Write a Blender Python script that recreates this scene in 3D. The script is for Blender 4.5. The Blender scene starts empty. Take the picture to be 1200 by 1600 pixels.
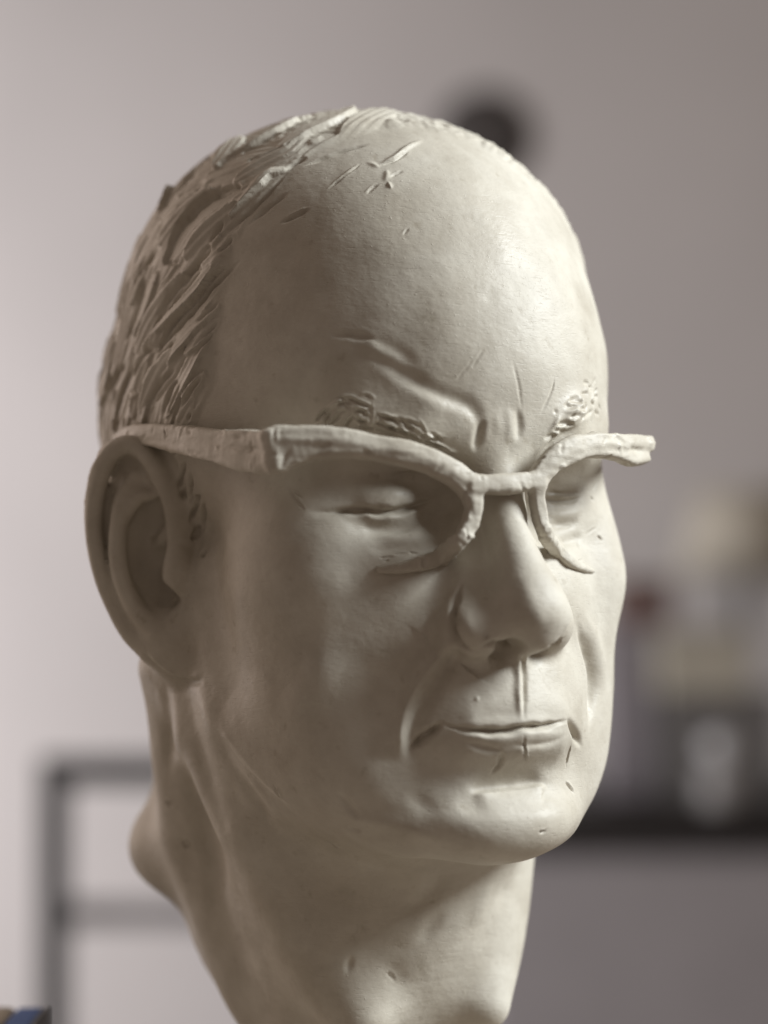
import bpy, bmesh, math
import numpy as np
from mathutils import Vector, Matrix

GRID, SUBD = 2.0, 2                          # sculpting resolution

sc = bpy.context.scene
# ------------------------------------------------------------------ camera
# sculpting space: millimetres, (x, D, z): x to the bust's left, D forward out of the face, z up, origin between the ears
Z0 = 1.30                                    # height of that origin above the floor (m)
YAW, PITCH, FPX, DIST = math.radians(30), math.radians(2), 3322.0, 720.0
FWD = np.array([math.sin(YAW) * math.cos(PITCH), -math.cos(YAW) * math.cos(PITCH), math.sin(PITCH)])
RGT = np.array([math.cos(YAW), math.sin(YAW), 0.0])
UPV = np.array([-math.sin(YAW) * math.sin(PITCH), math.cos(YAW) * math.sin(PITCH), math.cos(PITCH)])
CAM = np.array([0, 0, 21.6]) + 6.5 * RGT - DIST * FWD

def W(p):                                    # sculpting mm -> world metres
    p = np.asarray(p, float)
    return np.stack([p[..., 0] / 1000, -p[..., 1] / 1000, p[..., 2] / 1000 + Z0], -1)
def WV(p): return Vector(W(p).tolist())
def dirw(v): return Vector((v[0], -v[1], v[2])).normalized()

cd = bpy.data.cameras.new('camera'); cam = bpy.data.objects.new('camera', cd)
sc.collection.objects.link(cam); sc.camera = cam
cd.sensor_fit = 'VERTICAL'; cd.sensor_height = 24.0; cd.sensor_width = 18.0
cd.lens = FPX / 1600 * 24.0
cd.clip_start = 0.02; cd.clip_end = 50
zax = -dirw(FWD); xax = dirw(RGT); yax = zax.cross(xax)
m = Matrix((xax, yax, zax)).transposed().to_4x4(); m.translation = WV(CAM)
cam.matrix_world = m
cd.dof.use_dof = True; cd.dof.focus_distance = 0.655; cd.dof.aperture_fstop = 2.5

def cs(r, u, f):                             # a point given by metres right / up / away from the camera's foot axes at the bust
    return WV(np.array([0, 0, 0.]) + 1000 * (r * RGT + f * np.array([FWD[0], FWD[1], 0]) / math.cos(PITCH)) + np.array([0, 0, 1000 * u]))

# ------------------------------------------------------------------ world and lights
w = bpy.data.worlds.new('World'); sc.world = w; w.use_nodes = True
w.node_tree.nodes['Background'].inputs[0].default_value = (1.0, 0.80, 0.68, 1)   # dim warm room
w.node_tree.nodes['Background'].inputs[1].default_value = 0.18
def area(name, loc, target, sx, sy, energy, col):
    ld = bpy.data.lights.new(name, 'AREA'); ld.shape = 'RECTANGLE'; ld.size = sx; ld.size_y = sy
    ld.energy = energy; ld.color = col
    o = bpy.data.objects.new(name, ld); sc.collection.objects.link(o)
    o.location = loc; o.rotation_euler = (Vector(target) - Vector(loc)).to_track_quat('-Z', 'Y').to_euler()
    return o
key = area('window_light', cs(1.42, 0.90, -0.13), cs(0, 0, 0), 0.6, 0.6, 17, (0.94, 1.0, 1.03)); key.data.spread = math.radians(100)
wash = area('wall_wash_fill', cs(-2.1, 0.0, 1.8), cs(-0.35, -0.05, 3.47), 0.8, 1.9, 50, (1.0, 0.93, 0.92))  # unseen lamp added to brighten the wall towards the left
soft = area('bounce_fill', cs(-1.3, 0.45, 0.75), cs(0, 0, 0), 1.2, 1.4, 4.6, (1.0, 0.80, 0.69)); soft.data.spread = math.radians(120)  # added fill lamp, stands in for bounce off the bright wall behind left

sc.view_settings.view_transform = 'Standard'; sc.view_settings.look = 'None'
sc.view_settings.exposure = 0.0; sc.view_settings.gamma = 1.0
try: sc.view_settings.use_curve_mapping = False
except Exception: pass

# ------------------------------------------------------------------ implicit sculpting tools
f32 = np.float32
class Sdf:
    """ordered list of smooth unions / cuts, each evaluated only where it can matter"""
    def __init__(s): s.ops = []
    def add(s, op, k, kind, data, centre, bound, sym): s.ops.append((op, k, kind, data, np.array(centre, f32), f32(bound), sym))
    def ell(s, c, r, k=8, op='u', sym=False, rot=None):
        R = np.eye(3) if rot is None else np.array(rot, float)
        s.add(op, k, 'ell', (np.array(c, f32), np.array(r, f32), R.astype(f32)), c, max(r), sym)
    def chain(s, pts, k=8, op='u', sym=False):
        # pts: (x, D, z, radius)
        p = np.array(pts, f32); c = p[:, :3].mean(0)
        b = (np.linalg.norm(p[:, :3] - c, axis=1) + p[:, 3]).max()
        s.add(op, k, 'chain', p, c, b, sym)
    def bar(s, pts, k, ref):
        # square-cornered bar: pts (x, D, z, half width), ref: direction one pair of faces looks to
        p = np.array(pts, f32); c = p[:, :3].mean(0); b = (np.linalg.norm(p[:, :3] - c, axis=1) + 1.3 * p[:, 3]).max()
        s.add('u', k, 'bar', (p, np.array(ref, f32)), c, b, False)
    def merge(s, other, k, centre, bound): s.add('u', k, 'sdf', other, centre, bound, False)
    def __call__(s, P):
        P = P.astype(f32); Q = P.copy(); Q[:, 0] = np.abs(Q[:, 0])
        a = np.full(len(P), 1e3, f32)
        for op, k, kind, data, c, bound, sym in s.ops:
            X = Q if sym else P
            lb = np.sqrt(((X - c) ** 2).sum(1)) - bound
            idx = np.nonzero(lb < (a + k if op == 'u' else k - a + 0.0))[0] if op == 'u' else np.nonzero(lb < k - np.minimum(a, 0) + 4)[0]
            if not len(idx): continue
            Y = X[idx]
            if kind == 'ell':
                cc, r, R = data
                y = (Y - cc) @ R.T
                k0 = np.sqrt(((y / r) ** 2).sum(1)); k1 = np.sqrt(((y / (r * r)) ** 2).sum(1)) + 1e-9
                b = k0 * (k0 - 1) / k1
            elif kind == 'sdf': b = data(Y)
            elif kind == 'bar':
                pp, ref = data; b = np.full(len(Y), 1e3, f32)
                for i in range(len(pp) - 1):
                    p0, p1 = pp[i], pp[i + 1]; d = p1[:3] - p0[:3]; L2 = float(d @ d) + 1e-9; dn = d / math.sqrt(L2)
                    t = np.clip(((Y - p0[:3]) @ d) / L2, 0, 1); q = Y - p0[:3] - t[:, None] * d
                    e1 = ref - dn * (ref @ dn); e1 /= np.linalg.norm(e1) + 1e-9; e2 = np.cross(dn, e1)
                    a1 = np.abs(q @ e1); a2 = np.abs(q @ e2); a3 = np.abs(q @ dn)
                    b = np.minimum(b, (a1 ** 4 + a2 ** 4 + a3 ** 4 + 1e-6) ** .25 - (p0[3] + t * (p1[3] - p0[3])) * .92)
            else:
                b = np.full(len(Y), 1e3, f32)
                for i in range(len(data) - 1):
                    p0, p1 = data[i], data[i + 1]
                    d = p1[:3] - p0[:3]; L2 = float(d @ d) + 1e-9
                    t = np.clip(((Y - p0[:3]) @ d) / L2, 0, 1)
                    q = Y - p0[:3] - t[:, None] * d
                    b = np.minimum(b, np.sqrt((q * q).sum(1)) - (p0[3] + t * (p1[3] - p0[3])))
            av = a[idx]
            if op == 'u':
                h = np.maximum(k - np.abs(av - b), 0) / max(k, 1e-6)
                a[idx] = np.minimum(av, b) - h * h * k * 0.25
            else:
                b = -b
                h = np.maximum(k - np.abs(av - b), 0) / max(k, 1e-6)
                a[idx] = np.maximum(av, b) + h * h * k * 0.25
        return a

def smooth_poly(pts, n=6):
    """Catmull-Rom resampling of a control polyline of any dimension"""
    p = np.array(pts, float)
    if len(p) < 3: return p
    e = np.vstack([2 * p[0] - p[1], p, 2 * p[-1] - p[-2]])
    out = []
    for i in range(1, len(e) - 2):
        for t in np.linspace(0, 1, n, endpoint=False):
            a, b, c, d = e[i - 1], e[i], e[i + 1], e[i + 2]
            out.append(0.5 * (2 * b + (c - a) * t + (2 * a - 5 * b + 4 * c - d) * t * t + (3 * b - a - 3 * c + d) * t ** 3))
    out.append(p[-1])
    return np.array(out)

def axis(*a):
    """grid axis from (start, step, next start, step, ..., end)"""
    o = []
    for i in range(0, len(a) - 1, 2): o.append(np.arange(a[i], a[i + 2] - .3 * a[i + 1], a[i + 1]))
    return np.concatenate(o + [[a[-1]]])
def surface_nets(fn, ax):
    n = np.array([len(x) for x in ax])
    V = np.empty(n, f32)
    for i in range(0, n[0], 16):
        g = np.stack(np.meshgrid(ax[0][i:i + 16], ax[1], ax[2], indexing='ij'), -1).reshape(-1, 3)
        V[i:i + 16] = fn(g).reshape(-1, n[1], n[2])
    neg = V < 0
    m = n - 1
    cnt = np.zeros(m, np.int8)
    for dx in (0, 1):
        for dy in (0, 1):
            for dz in (0, 1):
                cnt += neg[dx:dx + m[0], dy:dy + m[1], dz:dz + m[2]]
    act = (cnt > 0) & (cnt < 8)
    cells = np.argwhere(act); vid = -np.ones(m, np.int64); vid[act] = np.arange(len(cells))
    acc = np.zeros((len(cells), 3)); num = np.zeros(len(cells))
    cor = [(dx, dy, dz) for dx in (0, 1) for dy in (0, 1) for dz in (0, 1)]
    for c0 in cor:
        for axx in range(3):
            if c0[axx]: continue
            c1 = list(c0); c1[axx] = 1
            v0 = V[tuple((cells + c0).T)]; v1 = V[tuple((cells + c1).T)]
            cr = (v0 < 0) != (v1 < 0)
            t = np.where(cr, v0 / np.where(cr, v0 - v1, 1), 0)
            p = np.array(c0, float)[None] + t[:, None] * (np.array(c1) - np.array(c0))[None]
            acc[cr] += p[cr]; num[cr] += 1
    g = cells + acc / num[:, None]; verts = np.stack([np.interp(g[:, i], np.arange(n[i]), ax[i]) for i in range(3)], 1)
    quads = []
    for axx in range(3):
        o1, o2 = (axx + 1) % 3, (axx + 2) % 3
        s0 = [slice(None)] * 3; s1 = [slice(None)] * 3
        s0[axx] = slice(0, -1); s1[axx] = slice(1, None)
        n0, n1 = neg[tuple(s0)], neg[tuple(s1)]
        e = np.argwhere(n0 != n1)
        ok = (e[:, o1] > 0) & (e[:, o2] > 0) & (e[:, o1] < m[o1]) & (e[:, o2] < m[o2])
        e = e[ok]
        flip = n0[tuple(e.T)]
        d1 = np.zeros(3, int); d1[o1] = 1; d2 = np.zeros(3, int); d2[o2] = 1
        q = np.stack([vid[tuple((e - d1 - d2).T)], vid[tuple((e - d2).T)], vid[tuple(e.T)], vid[tuple((e - d1).T)]], 1)
        q[~flip] = q[~flip][:, ::-1]
        quads.append(q)
    return verts, np.vstack(quads)

def subdivide(v, q):
    n = len(v)
    e = np.stack([q, np.roll(q, -1, 1)], -1).reshape(-1, 2); e.sort(1)
    code = e[:, 0].astype(np.int64) * n + e[:, 1]
    u, inv = np.unique(code, return_inverse=True)
    em = (v[u // n] + v[u % n]) / 2
    fc = v[q].mean(1)
    ei = inv.reshape(-1, 4) + n
    fi = np.arange(len(q)) + n + len(u)
    nq = np.stack([np.stack([q[:, i], ei[:, i], fi, ei[:, i - 1]], 1) for i in range(4)], 1).reshape(-1, 4)
    return np.vstack([v, em, fc]), nq

def project(fn, v, it=1, step=0.4):
    T = np.array([[1, -1, -1], [-1, -1, 1], [-1, 1, -1], [1, 1, 1]], float)
    for _ in range(it):
        f = fn(v); g = np.zeros_like(v)
        for t in T: g += t * fn(v + t * step)[:, None]
        g /= 4 * step
        n2 = (g * g).sum(1) + 0.05
        d = np.clip(f / n2, -2.5, 2.5)
        v = v - g * d[:, None]
    return v

def vnormals(v, q):
    fn = np.cross(v[q[:, 2]] - v[q[:, 0]], v[q[:, 3]] - v[q[:, 1]])
    N = np.zeros_like(v)
    for i in range(4):
        for c in range(3): N[:, c] += np.bincount(q[:, i], fn[:, c], len(v))
    return N / (np.linalg.norm(N, axis=1)[:, None] + 1e-12)

def sculpt(fn, ax, sub):
    v, q = surface_nets(fn, ax)
    v = project(fn, v, 2)
    for i in range(sub):
        v, q = subdivide(v, q)
        if i == 0: v = project(fn, v, 1)
        else:                                            # along the normal only
            n = vnormals(v, q); f0 = fn(v); f1 = fn(v + .4 * n)
            v = v - n * np.clip(f0 / np.maximum((f1 - f0) / .4, .3), -1, 1)[:, None]
    o = np.argsort(v[:, 2]); inv = np.empty(len(o), np.int64); inv[o] = np.arange(len(o))
    return v[o], inv[q]                                  # vertices in order of height

# ------------------------------------------------------------------ the head
H = Sdf()
H.ell((0, -9, 64), (77, 98, 87), 1)                                  # skull
H.ell((0, -30, 55), (76, 77, 72), 8)                               # back of the head
H.ell((0, -8, 95), (73, 86, 61), 8)                                 # crown
H.ell((0, 36, 62), (58, 49, 52), 16)                                 # forehead
H.ell((0, 31, -12), (50, 53, 74), 16)                                # face mass
H.ell((49, 43, 14), (15, 22, 24), 16, sym=True)                      # side of the eye socket
H.ell((47, 43, -2), (19, 28, 17), 16, sym=True)                      # cheekbone
H.ell((40, 39, -36), (24, 35, 40), 18, sym=True)                     # cheek
H.chain([(57, 4, -5, 13), (53, 16, -44, 14), (25.5, 65.5, -71, 13)], 14, sym=True)   # jaw
H.ell((30, 57, -58), (18, 21, 19), 16, sym=True)                     # jowl
H.ell((1, 79, -75), (27, 18, 13), 13)                                # chin
H.ell((24, 61, -11), (16, 20.5, 25), 12, sym=True)                   # beside the nose
H.ell((0, 67, -40), (34, 29, 31), 12)                                # muzzle
H.chain([(6, 78.5, 42, 7), (24, 77, 46, 8.5), (42, 62, 46, 9.5)], 9, sym=True)         # brow ridge
H.ell((-31, 92, 23.5), (19, 25, 12.5), 8, 's')
H.ell((31, 92, 23.5), (18, 21, 11.5), 9, 's')                     # eye socket
H.ell((17.5, 88, 20.5), (8.5, 16, 10.5), 6, 's', True)
H.ell((-30, 56.5, 21), (18, 15.5, 12), 4)
H.ell((31.5, 56, 19), (17, 15.5, 13), 6)                       # eye under its lids
N_ = Sdf()                                                           # nose, modelled on its own and pressed onto the face
N_.chain([(-1, 78, 37, 6.2), (-1.5, 89.5, 14, 6.2), (-1, 99.3, -4, 9)], 1)
N_.chain([(6.5, 77, 14, 6.5), (9, 82, -3, 9.5), (11.5, 85, -13, 11)], 5, sym=True)
N_.ell((0, 99.5, -11.5), (13, 12.5, 10.3), 6)
N_.ell((-14, 89, -17), (9.8, 13, 8.6), 6)
N_.ell((12, 86, -16), (8.5, 12, 8), 6)
H.chain([(0, 77, 40, 6), (0, 86, 18, 6)], 9)                         # soft root between the brows
H.merge(N_, 3.5, (0, 88, 8), 46)
H.chain([(0, 103, -18, 4), (0, 92, -22, 4)], 5)
H.ell((7, 98, -22.5), (3.5, 7, 4), 3, 's', True)                     # nostrils
H.chain([(0, 92, -41, 3.6), (14, 89, -42.5, 3.0), (25, 79, -45.5, 2.5)], 8, sym=True)
H.chain([(0, 92, -50.5, 4.6), (14, 88.5, -50, 4.0), (24, 79, -47.5, 2.5)], 7, sym=True)
H.ell((0, 99, -62), (19, 7, 4.5), 8, 's')
H.chain(smooth_poly([(0, 5, -60, 54), (0, 4, -107, 46.5), (0, 0, -150, 34), (0, 1, -205, 30)], 12), 20)   # neck
H.chain(smooth_poly([(0, -40, -60, 48), (0, -38, -107, 46), (0, -16, -150, 31), (0, -5, -200, 28)], 12), 14)
H.ell((0, -56, -58), (49, 34, 48), 20)                               # nape
H.ell((40, -60, -95), (18, 24, 17), 12, sym=True)
H.chain([(62, -14, -28, 9), (49, 12, -80, 8), (24, 38, -140, 7)], 18, sym=True)
H.chain([(60, -28, -32, 8), (50, -30, -85, 9), (30, -20, -140, 5)], 20, sym=True)
# ears, traced in the plane of the ear: a backwards, b up, h off the plane
EO = np.array([70, 0, 0.]); EA = np.array([.55, -.83, 0]); EN = np.array([.83, .55, 0]); EA /= np.linalg.norm(EA); EN /= np.linalg.norm(EN)
def ear(a, b, h): return EO + a * EA + np.array([0, 0, b]) + h * EN
EROT = np.stack([EA, np.array([0, 0, 1.]), EN])
def echain(pts, k, op='u'):
    p = smooth_poly(pts, 4)
    H.chain([(*ear(a, b, h), r) for a, b, h, r in p], k, op, True)
def eell(c, r, k, op='u'): H.ell(ear(*c), r, k, op, True, EROT)
eell((13, 13, -1), (18.5, 33, 6.5), 4)
eell((2, -20, -3), (11, 13, 6), 6)
echain([(-3, -2, 0, 4), (0, 8, 1, 4.5), (1, 20.3, 1, 4.5), (3, 30.6, 3, 4), (7.5, 38.4, 5, 3.4), (13.3, 42.0, 6, 3.2), (19.7, 39.5, 7, 3.2), (24.2, 30.8, 8, 3.2),
        (26.2, 20.5, 8, 3.2), (25.6, 10.1, 8, 3.2), (23, -1.3, 7, 3.2), (19.3, -10.6, 5, 3.4), (14.2, -18.4, 3, 4), (8.7, -22.9, 1, 5)], 3)
eell((6, 4, -9), (13, 24, 7), 4)
eell((8, 10, 5.5), (7.5, 19, 10), 2.5, 's')
echain([(13.0, 31.9, 3.5, 2.6), (16.6, 24, 6, 3.0), (17.4, 12, 7.5, 3.1), (15.6, -1.3, 7.5, 3.2), (11.0, -11, 5.5, 3.6), (4.9, -17.7, 3, 4.5)], 2)
echain([(7, 26, 2.5, 1.8), (11, 25, 4.5, 2.2), (16.6, 19, 6, 2.6)], 2)
eell((4.5, -1, 4), (6, 10, 10.5), 2.5, 's')
echain([(1, 14, 0, 3), (5, 12, -2, 2.5), (9, 10, -4, 2)], 3)
eell((-2.5, 0.5, 3), (4.8, 7.5, 4.8), 3)
eell((0.7, -8.4, 4), (3.5, 5, 6), 3, 's')
eell((-1, -22, 0), (11, 11, 6), 5)
eell((-7, -25, -2), (8, 7, 6), 5)

# END SDF
STROKES = [
('g',1,0.9,[(-50.5,68.2,72.0),(-48.8,70.0,71.9),(-47.1,71.7,71.7),(-45.4,73.3,71.4),(-43.7,74.8,71.0),(-41.9,76.3,70.6),(-40.0,77.8,70.1)]),
('g',2.2,0.6,[(-41.3,76.8,70.5),(-39.2,78.5,69.1),(-37.1,80.0,67.6),(-35.1,81.4,66.2),(-33.2,82.5,64.9),(-31.5,83.5,63.7),(-29.7,84.3,62.4)]),
('r',2.5,0.7,[(-44.4,74.6,68.3),(-42.3,76.3,67.9),(-40.3,77.9,67.6),(-38.3,79.3,67.0),(-36.5,80.5,66.1),(-34.8,81.6,65.0),(-33.1,82.6,63.9)]),
('g',2.6,1.1,[(-43.3,75.7,65.6),(-41.1,77.4,64.3),(-38.8,79.1,63.0),(-36.4,80.6,61.6),(-33.8,82.2,59.9),(-31.0,83.7,58.0),(-28.4,85.1,56.3),(-26.0,86.4,54.8),(-23.5,87.3,53.6),(-21.2,87.8,52.6),(-19.0,88.3,52.0),(-17.1,88.6,51.7),(-15.5,88.9,51.2),(-14.1,89.1,50.4),(-13.0,89.2,49.4),(-12.1,89.3,48.3),(-11.5,89.3,47.2),(-11.1,89.2,45.9),(-10.9,89.1,44.5),(-11.0,88.8,42.6),(-11.3,88.2,40.5),(-11.5,87.5,38.4)]),
('r',3.8,0.4,[(-41.5,77.2,62.1),(-39.4,78.6,61.1),(-37.3,80.0,60.2),(-35.1,81.4,59.0),(-32.5,82.9,57.2),(-29.8,84.6,55.0),(-27.3,86.1,53.2),(-24.6,87.2,52.0),(-22.0,87.8,51.1),(-19.6,88.2,50.2),(-17.8,88.5,49.2),(-16.4,88.7,48.3),(-15.0,88.9,47.4)]),
('g',1.5,1.2,[(-9.5,89.4,46.4),(-9.9,89.2,45.0),(-10.3,89.0,43.7),(-10.7,88.7,42.2),(-10.9,88.3,40.6),(-11.1,87.7,38.9),(-11.2,87.1,37.3)]),
('r',2.2,0.8,[(-1.2,90.1,50.2),(-0.8,89.8,48.1),(-0.5,89.5,46.0),(-0.2,89.3,44.1),(-0.2,89.1,42.3),(-0.3,89.0,40.7),(-0.4,88.8,39.1)]),
('g',1.6,0.9,[(2.1,90.1,50.0),(2.5,89.9,48.6),(2.9,89.8,47.2),(3.1,89.6,45.7),(3.1,89.5,44.1),(3.0,89.3,42.4),(2.9,89.1,40.7)]),
('g',0.5,0.45,[(16.3,89.2,60.8),(16.1,89.2,59.5),(16.0,89.1,58.2),(15.4,89.1,56.5),(14.2,89.2,54.2),(12.5,89.3,51.5),(10.9,89.4,48.8)]),
('g',0.5,0.3,[(-0.5,91.2,64.9),(0.3,91.2,62.4),(1.1,91.2,59.8),(2.0,91.0,57.3),(2.7,90.7,54.5),(3.5,90.2,51.7),(4.2,89.9,48.9)]),
('r',2.2,0.5,[(-5.2,89.8,48.5),(-3.9,89.3,42.4)]),
('g',3,0.5,[(-8.1,87.3,85.0),(-4.9,88.1,83.6)]),
('c',0.5,0.4,[(-14.2,89.7,62.0),(-10.0,90.3,67.5)]),
('c',0.4,0.3,[(-18.8,88.4,58.0),(-13.4,89.9,64.3)]),
('r',0.9,0.9,[(-28.0,57.6,127.2),(-26.3,57.9,127.9),(-24.4,58.0,128.7),(-22.5,58.0,129.7),(-20.5,57.5,131.0),(-18.2,56.6,132.6),(-16.0,55.7,134.0),(-13.7,54.9,135.2),(-11.5,54.1,136.3),(-9.1,53.1,137.5)]),
('c',0.7,0.7,[(-27.9,58.3,126.6),(-26.1,58.6,127.2),(-24.4,58.9,127.9),(-22.5,59.0,128.8),(-20.5,58.6,130.0),(-18.3,57.8,131.5),(-16.1,56.9,133.1)]),
('c',0.6,0.6,[(-43.3,53.5,118.4),(-42.2,53.7,119.5),(-41.0,53.9,120.6),(-39.7,54.1,121.6),(-38.3,54.3,122.8),(-36.8,54.5,123.9),(-35.5,54.6,125.0),(-34.3,54.6,125.9),(-33.3,54.5,126.7),(-32.2,54.4,127.6)]),
('r',0.6,0.5,[(-41.5,53.3,120.6),(-40.3,53.8,121.4),(-39.0,54.2,122.3),(-37.6,54.4,123.3),(-36.2,54.5,124.5),(-34.6,54.4,125.9),(-32.9,54.2,127.3)]),
('r',0.8,0.5,[(-26.5,60.5,125.1),(-26.7,61.0,124.4),(-26.9,61.5,123.7),(-27.1,61.9,123.0),(-27.5,62.3,122.4),(-28.0,62.6,121.7),(-28.5,62.8,121.0)]),
('r',0.8,0.45,[(-30.1,55.3,128.1),(-28.1,58.7,126.0)]),
('c',0.7,0.5,[(-34.6,62.2,116.6),(-33.7,62.2,117.5),(-32.7,62.2,118.4),(-31.9,62.3,119.1),(-31.3,62.4,119.5),(-30.8,62.5,119.7),(-30.3,62.6,119.9)]),
('r',0.6,0.6,[(-27.7,63.5,120.8),(-27.6,65.2,118.5)]),
('c',0.6,0.5,[(-26.5,62.8,122.5),(-22.0,62.9,124.9)]),
('c',0.7,0.8,[(-54.7,46.6,109.0),(-53.7,47.6,109.8),(-52.7,48.5,110.5),(-51.7,49.4,111.1),(-50.7,50.3,111.6),(-49.7,51.2,112.0),(-48.7,52.1,112.5)]),
('c',0.5,0.4,[(-28.3,73.7,103.1),(-26.3,73.6,105.3)]),
('r',5,1.1,[(-52.4,67.5,46.4),(-51.3,69.1,47.4),(-50.0,70.5,48.5),(-48.6,71.8,49.0),(-47.0,73.1,48.7),(-45.3,74.5,47.9),(-43.5,75.9,47.0),(-41.3,77.4,46.0),(-39.0,78.9,44.8),(-36.7,80.3,43.7),(-34.5,81.6,43.0),(-32.3,82.8,42.3),(-30.0,83.8,41.6),(-27.5,84.5,40.6),(-24.6,84.7,39.6),(-21.7,84.8,38.6)]),
('c',0.75,1.1,[(-54.0,64.6,45.5),(-53.7,65.4,46.3),(-53.4,66.0,47.1),(-53.0,66.8,47.8),(-52.4,67.6,48.4),(-51.7,68.6,49.0),(-51.0,69.4,49.6)]),
('c',0.75,1.1,[(-52.5,67.1,45.1),(-52.3,67.6,45.8),(-52.0,68.0,46.5),(-51.7,68.5,47.2),(-51.4,68.9,47.8),(-51.1,69.3,48.3),(-50.8,69.6,48.8)]),
('c',0.75,1.1,[(-51.2,68.7,44.5),(-48.6,71.8,48.2)]),
('c',0.75,1.1,[(-47.6,71.7,43.1),(-47.4,72.1,43.9),(-47.1,72.6,44.7),(-46.8,73.0,45.5),(-46.4,73.4,46.2),(-46.0,73.8,46.9),(-45.6,74.2,47.6)]),
('c',0.75,1.1,[(-50.1,70.0,52.6),(-48.9,71.2,52.5),(-47.6,72.4,52.4),(-46.4,73.4,52.2),(-45.4,74.3,51.7),(-44.5,75.1,51.1),(-43.5,75.9,50.5),(-42.5,76.7,50.0),(-41.5,77.5,49.4),(-40.5,78.3,48.9)]),
('c',0.75,1.1,[(-46.1,73.9,49.5),(-45.2,74.6,49.1),(-44.3,75.3,48.8),(-43.5,76.0,48.4),(-42.9,76.4,47.8),(-42.3,76.8,47.3),(-41.7,77.2,46.7)]),
('c',0.75,1.1,[(-45.6,74.2,47.3),(-44.9,74.8,46.6),(-44.1,75.3,45.9),(-43.4,75.7,45.4),(-42.9,76.1,45.4),(-42.5,76.5,45.7),(-42.1,76.8,45.9)]),
('c',0.75,1.1,[(-41.7,77.1,45.9),(-40.0,78.3,45.2),(-38.3,79.4,44.4),(-36.7,80.3,43.7),(-35.1,81.2,43.1),(-33.7,82.0,42.6),(-32.4,82.6,42.1),(-31.3,83.1,41.9),(-30.4,83.6,41.7),(-29.5,84.1,41.6)]),
('c',0.75,1.1,[(-40.5,78.3,47.5),(-38.9,79.3,47.0),(-37.4,80.4,46.4),(-36.0,81.3,45.9),(-34.9,81.9,45.2),(-34.0,82.3,44.4),(-33.1,82.8,43.7)]),
('c',0.75,1.1,[(-35.1,81.9,46.4),(-34.1,82.5,45.6),(-33.2,83.0,44.9),(-32.3,83.5,44.2),(-31.5,83.8,43.8),(-30.9,84.1,43.5),(-30.3,84.4,43.2)]),
('c',0.75,1.1,[(-29.2,84.6,42.1),(-23.2,85.2,39.6)]),
('c',0.75,1.1,[(-25.5,85.9,41.6),(-21.6,85.7,39.6)]),
('c',0.75,1.1,[(-26.3,84.1,39.5),(-18.4,84.7,37.0)]),
('c',0.75,1.1,[(-44.6,74.6,44.3),(-40.1,77.7,43.2)]),
('c',0.75,1.1,[(-49.8,70.6,50.4),(-49.1,71.2,50.8),(-48.4,71.8,51.2),(-47.7,72.4,51.4),(-47.1,72.9,51.3),(-46.6,73.4,50.9),(-46.1,73.9,50.6)]),
('c',0.75,1.1,[(-41.1,77.2,44.3),(-40.2,77.8,43.7),(-39.3,78.3,43.2),(-38.3,78.8,42.7),(-37.1,79.5,42.4),(-35.9,80.3,42.1),(-34.6,81.0,41.9)]),
('c',0.75,1.1,[(-31.9,82.8,41.9),(-28.6,83.7,40.3)]),
('r',4,1,[(15.0,88.5,44.0),(16.8,88.5,45.6),(18.7,88.3,47.1),(20.7,88.1,48.7),(22.8,87.7,50.4),(25.1,87.0,52.1),(27.8,85.8,53.7),(30.9,84.0,55.2),(34.2,82.0,56.6),(37.7,79.7,58.0)]),
('r',3.5,0.8,[(20.8,87.9,45.9),(23.3,87.6,47.2),(26.0,87.1,48.5),(29.2,85.7,49.8),(32.8,83.4,51.2),(36.3,81.0,52.7),(40.1,78.2,54.2)]),
('g',0.7,0.8,[(13.1,88.3,41.7),(17.3,88.1,43.3)]),
('g',0.7,0.8,[(16.0,88.4,44.3),(21.7,87.6,44.3)]),
('g',0.7,0.8,[(17.0,88.5,46.3),(23.8,87.5,46.1)]),
('g',0.7,0.8,[(17.7,88.4,46.4),(18.7,88.3,46.6),(19.7,88.2,46.9),(20.7,88.0,47.1),(21.9,87.8,46.9),(23.3,87.6,46.5),(24.6,87.4,46.1)]),
('g',0.7,0.8,[(21.5,88.0,48.5),(27.2,86.6,49.7)]),
('g',0.7,0.8,[(24.7,87.2,51.2),(29.4,85.4,51.2)]),
('g',0.7,0.8,[(32.7,82.7,58.4),(37.7,79.7,59.2)]),
('g',0.7,0.8,[(30.5,83.9,60.2),(34.5,81.7,59.7)]),
('g',0.7,0.8,[(37.5,79.9,55.7),(41.2,77.3,56.9)]),
('g',0.7,0.8,[(27.1,86.7,48.2),(35.7,81.5,51.8)]),
('g',0.7,0.8,[(20.8,88.0,51.0),(25.7,86.9,52.1)]),
('g',0.7,0.8,[(33.5,82.6,54.2),(37.2,80.3,53.4)]),
('g',0.7,0.8,[(16.6,88.7,49.6),(16.9,88.7,50.5)]),
('g',0.7,0.8,[(22.5,87.5,53.9),(27.0,86.0,54.8)]),
('g',0.7,0.8,[(37.0,80.6,51.6),(42.0,77.1,50.9)]),
('g',0.7,0.8,[(28.1,85.3,56.0),(32.6,82.9,56.7)]),
('g',0.7,0.8,[(41.7,77.1,54.4),(43.0,76.2,52.5)]),
('g',1.4,1.2,[(10.8,86.2,35.1),(12.2,86.3,36.2),(13.4,86.6,37.3),(14.7,86.9,38.5),(16.2,87.2,39.8),(17.8,87.5,41.2),(19.7,87.5,42.6),(21.9,87.4,43.8),(24.4,87.2,45.0),(27.1,86.7,46.3)]),
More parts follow.
